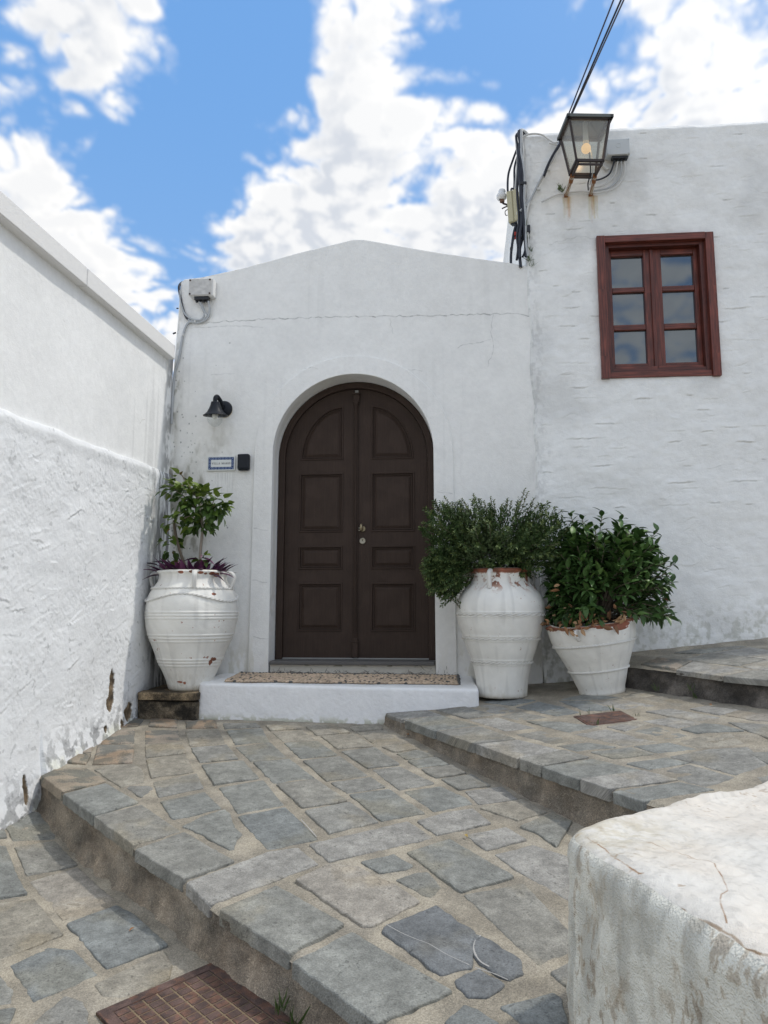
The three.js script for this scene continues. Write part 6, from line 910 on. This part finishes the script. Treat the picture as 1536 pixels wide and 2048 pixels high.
// ---------------------------------------------------------------- covers in the ground
{ // large cover in the lane: plate, frame, rows of raised pads, sand in the grooves
  const o = [-0.885, 3.442], e1 = [-0.272 / 0.425, 0.327 / 0.425], e2 = [0.372 / 0.5, 0.332 / 0.5], W = 0.44, L = 0.78;
  const t = thing('drain_cover', 'large rust brown chequered iron drain cover in the lane below the step', 'drain cover'); const y0 = laneY(-0.9, 3.6) + 0.008;
  const to = (g) => { const p = g.attributes.position; for (let i = 0; i < p.count; i++) { const a = p.getX(i), b = p.getZ(i), h = p.getY(i), x = o[0] + e1[0] * a + e2[0] * b, z = o[1] + e1[1] * a + e2[1] * b; p.setXYZ(i, x, laneY(x, z) + 0.006 + h, z); } g.computeVertexNormals(); return g; };
  const plate = mat({ map: bumpAt(sandMap, 0.35), color: lin(0.8, 0.66, 0.5), bumpMap: bumpAt(sandBump, 0.2), bumpScale: 0.002 });
  part('plate', to(boxUV(box(W, 0.02, L, W / 2, -0.008, L / 2))), plate, t);
  part('border', [to(boxUV(box(W, 0.012, 0.04, W / 2, 0.0, 0.02, 0.003))), to(boxUV(box(W, 0.016, 0.04, W / 2, 0, L - 0.02, 0.003))), to(boxUV(box(0.04, 0.016, L - 0.08, 0.02, 0, L / 2, 0.003))), to(boxUV(box(0.04, 0.016, L - 0.08, W - 0.02, 0, L / 2, 0.003)))], rustM, t);
  const na = 7, nb = 18, pa = (W - 0.08) / na, pb = (L - 0.08) / nb; for (let i = 0; i < na; i++) for (let j = 0; j < nb; j++) part('pad', to(boxUV(box(pa - 0.0065, 0.008, pb - 0.0045, 0.04 + (i + 0.5) * pa, 0.0005, 0.04 + (j + 0.5) * pb, 0.0025))), rustM, t);
}
{
  const t = thing('small_cover', 'small rusty square iron cover let into the upper terrace', 'access cover', [0.985, 0, 1.352]); const yc = terrY(0.985, 1.352);
  t.rotation.y = 0.2; t.position.y = yc - 0.001;
  const tilt = new THREE.Matrix4().makeBasis(V(1, 0.095, 0).normalize(), V(-0.095, 1, 0.08).normalize(), V(0, -0.08, 1).normalize());
  const g = (w, h, d, y) => boxUV(box(w, h, d, 0, y, 0, 0.003)).applyMatrix4(tilt); part('frame', g(0.325, 0.02, 0.275, -0.002), rustM, t); part('lid', g(0.3, 0.012, 0.25, 0.005), rustM, t);
}

// ---------------------------------------------------------------- small growth and litter
const weedM = leafMat(0.07, 0.11, 0.03, 0.6), blade = leafGeo(0.05, 0.005, 0.3, 0.35, 3);
function weed(name, label, spots, size, seed, category = 'weed') { const t = thing(name, label, category), r = rng(seed), m = []; for (const [x, y, z, n] of spots) for (let i = 0; i < n; i++) m.push(leafMatrix(V(x + (r() - 0.5) * 0.03, y, z + (r() - 0.5) * 0.03), V(r() - 0.5, 0.5 + r(), r() - 0.5), r() * 6, size * (0.5 + r()))); const o = part('foliage', scatterLeaves(blade, m), weedM, t); o.userData.kind = 'stuff'; }
weed('weed', 'thin grass blades growing round the small rusty cover', [[0.84, 0.155, 1.24, 2], [0.92, 0.165, 1.21, 4], [1.0, 0.17, 1.2, 3], [1.07, 0.18, 1.2, 5], [1.17, 0.178, 1.4, 5], [0.9, 0.142, 1.5, 5], [0.87, 0.142, 1.46, 4]], 0.8, 71);
weed('weed', 'green weeds at the foot of the ramp kerb', [[1.47, 0.27, 0.76, 9], [1.64, 0.25, 1.04, 9], [1.63, 0.3, 1.0, 6]], 0.9, 72);
weed('weed', 'tufts of weed growing where the house meets the gatehouse roof', [[0.735, 3.88, 0.05, 14], [0.75, 3.97, 0.05, 12], [0.76, 3.83, 0.06, 10], [0.73, 4.08, 0.05, 8], [0.72, 4.2, 0.05, 5]], 1.1, 73);
weed('weed', 'little plant growing on the house wall beside the lantern bracket', [[1.02, 4.54, 0.05, 16], [1.04, 4.52, 0.05, 10]], 1.0, 74);
weed('weed', 'dark weeds between the drain cover and the step', [[-0.56, -0.44, 3.77, 14], [-0.5, -0.45, 3.83, 16]], 1.1, 75);
{ // dry twigs below the threshold
  const t = thing('dry_twigs', 'dry grey twigs lying along the foot of the door threshold', 'twigs'), r = rng(88), m = []; for (let i = 0; i < 190; i++) { const x = -1.5 + r() * 1.55, k = x > -0.25 ? 1.0 : 0.35; m.push(leafMatrix(V(x, stepTop(x, 0.03) + 0.006 + 0.05 * r() * k, 0.005 + 0.045 * r()), V(r() - 0.5, (r() - 0.35) * 0.8 * k, (r() - 0.5) * 0.4), r() * 6, 0.5 + 0.7 * r())); } const o = part('twig', scatterLeaves(leafGeo(0.045, 0.004, 0.3, 0.5, 4), m), mat({ color: lin(0.14, 0.12, 0.1) }), t); o.userData.kind = 'stuff';
}
{ const dl = leafGeo(0.05, 0.024, 0.5, 0.2, 4), dm = mat({ color: lin(0.3, 0.14, 0.05) }); let i = 0; for (const [x, z, f, a, l, c] of [[-0.31, 0.99, landY, 0.3, 'brown curled leaf lying at the foot of the terrace step', 'leaf'], [0.06, 2.73, landY, 1.2, 'yellow brown leaf scrap on the landing mortar', 'leaf'], [-1.28, 3.22, laneY, 2.0, 'tiny brown leaf on the lane joint', 'leaf'], [1.66, 1.26, terrY, 1.5, 'dark dry leaf on the terrace below the kerb', 'leaf']]) { const o = new THREE.Mesh(dl, i === 1 ? mat({ color: lin(0.4, 0.28, 0.08) }) : dm); o.name = numbered('fallen_leaf'); o.castShadow = true; scene.add(o); leafMatrix(V(x, f(x, z) + 0.018, z), V(Math.cos(a), 0.05, Math.sin(a)), 0.2, i === 0 ? 1.3 : 0.6).decompose(o.position, o.quaternion, o.scale); tag(o, l, c); i++; } }

scene.traverse((o) => { if (o.isMesh) { o.castShadow = true; o.receiveShadow = true; } });
renderer.render(scene, camera);
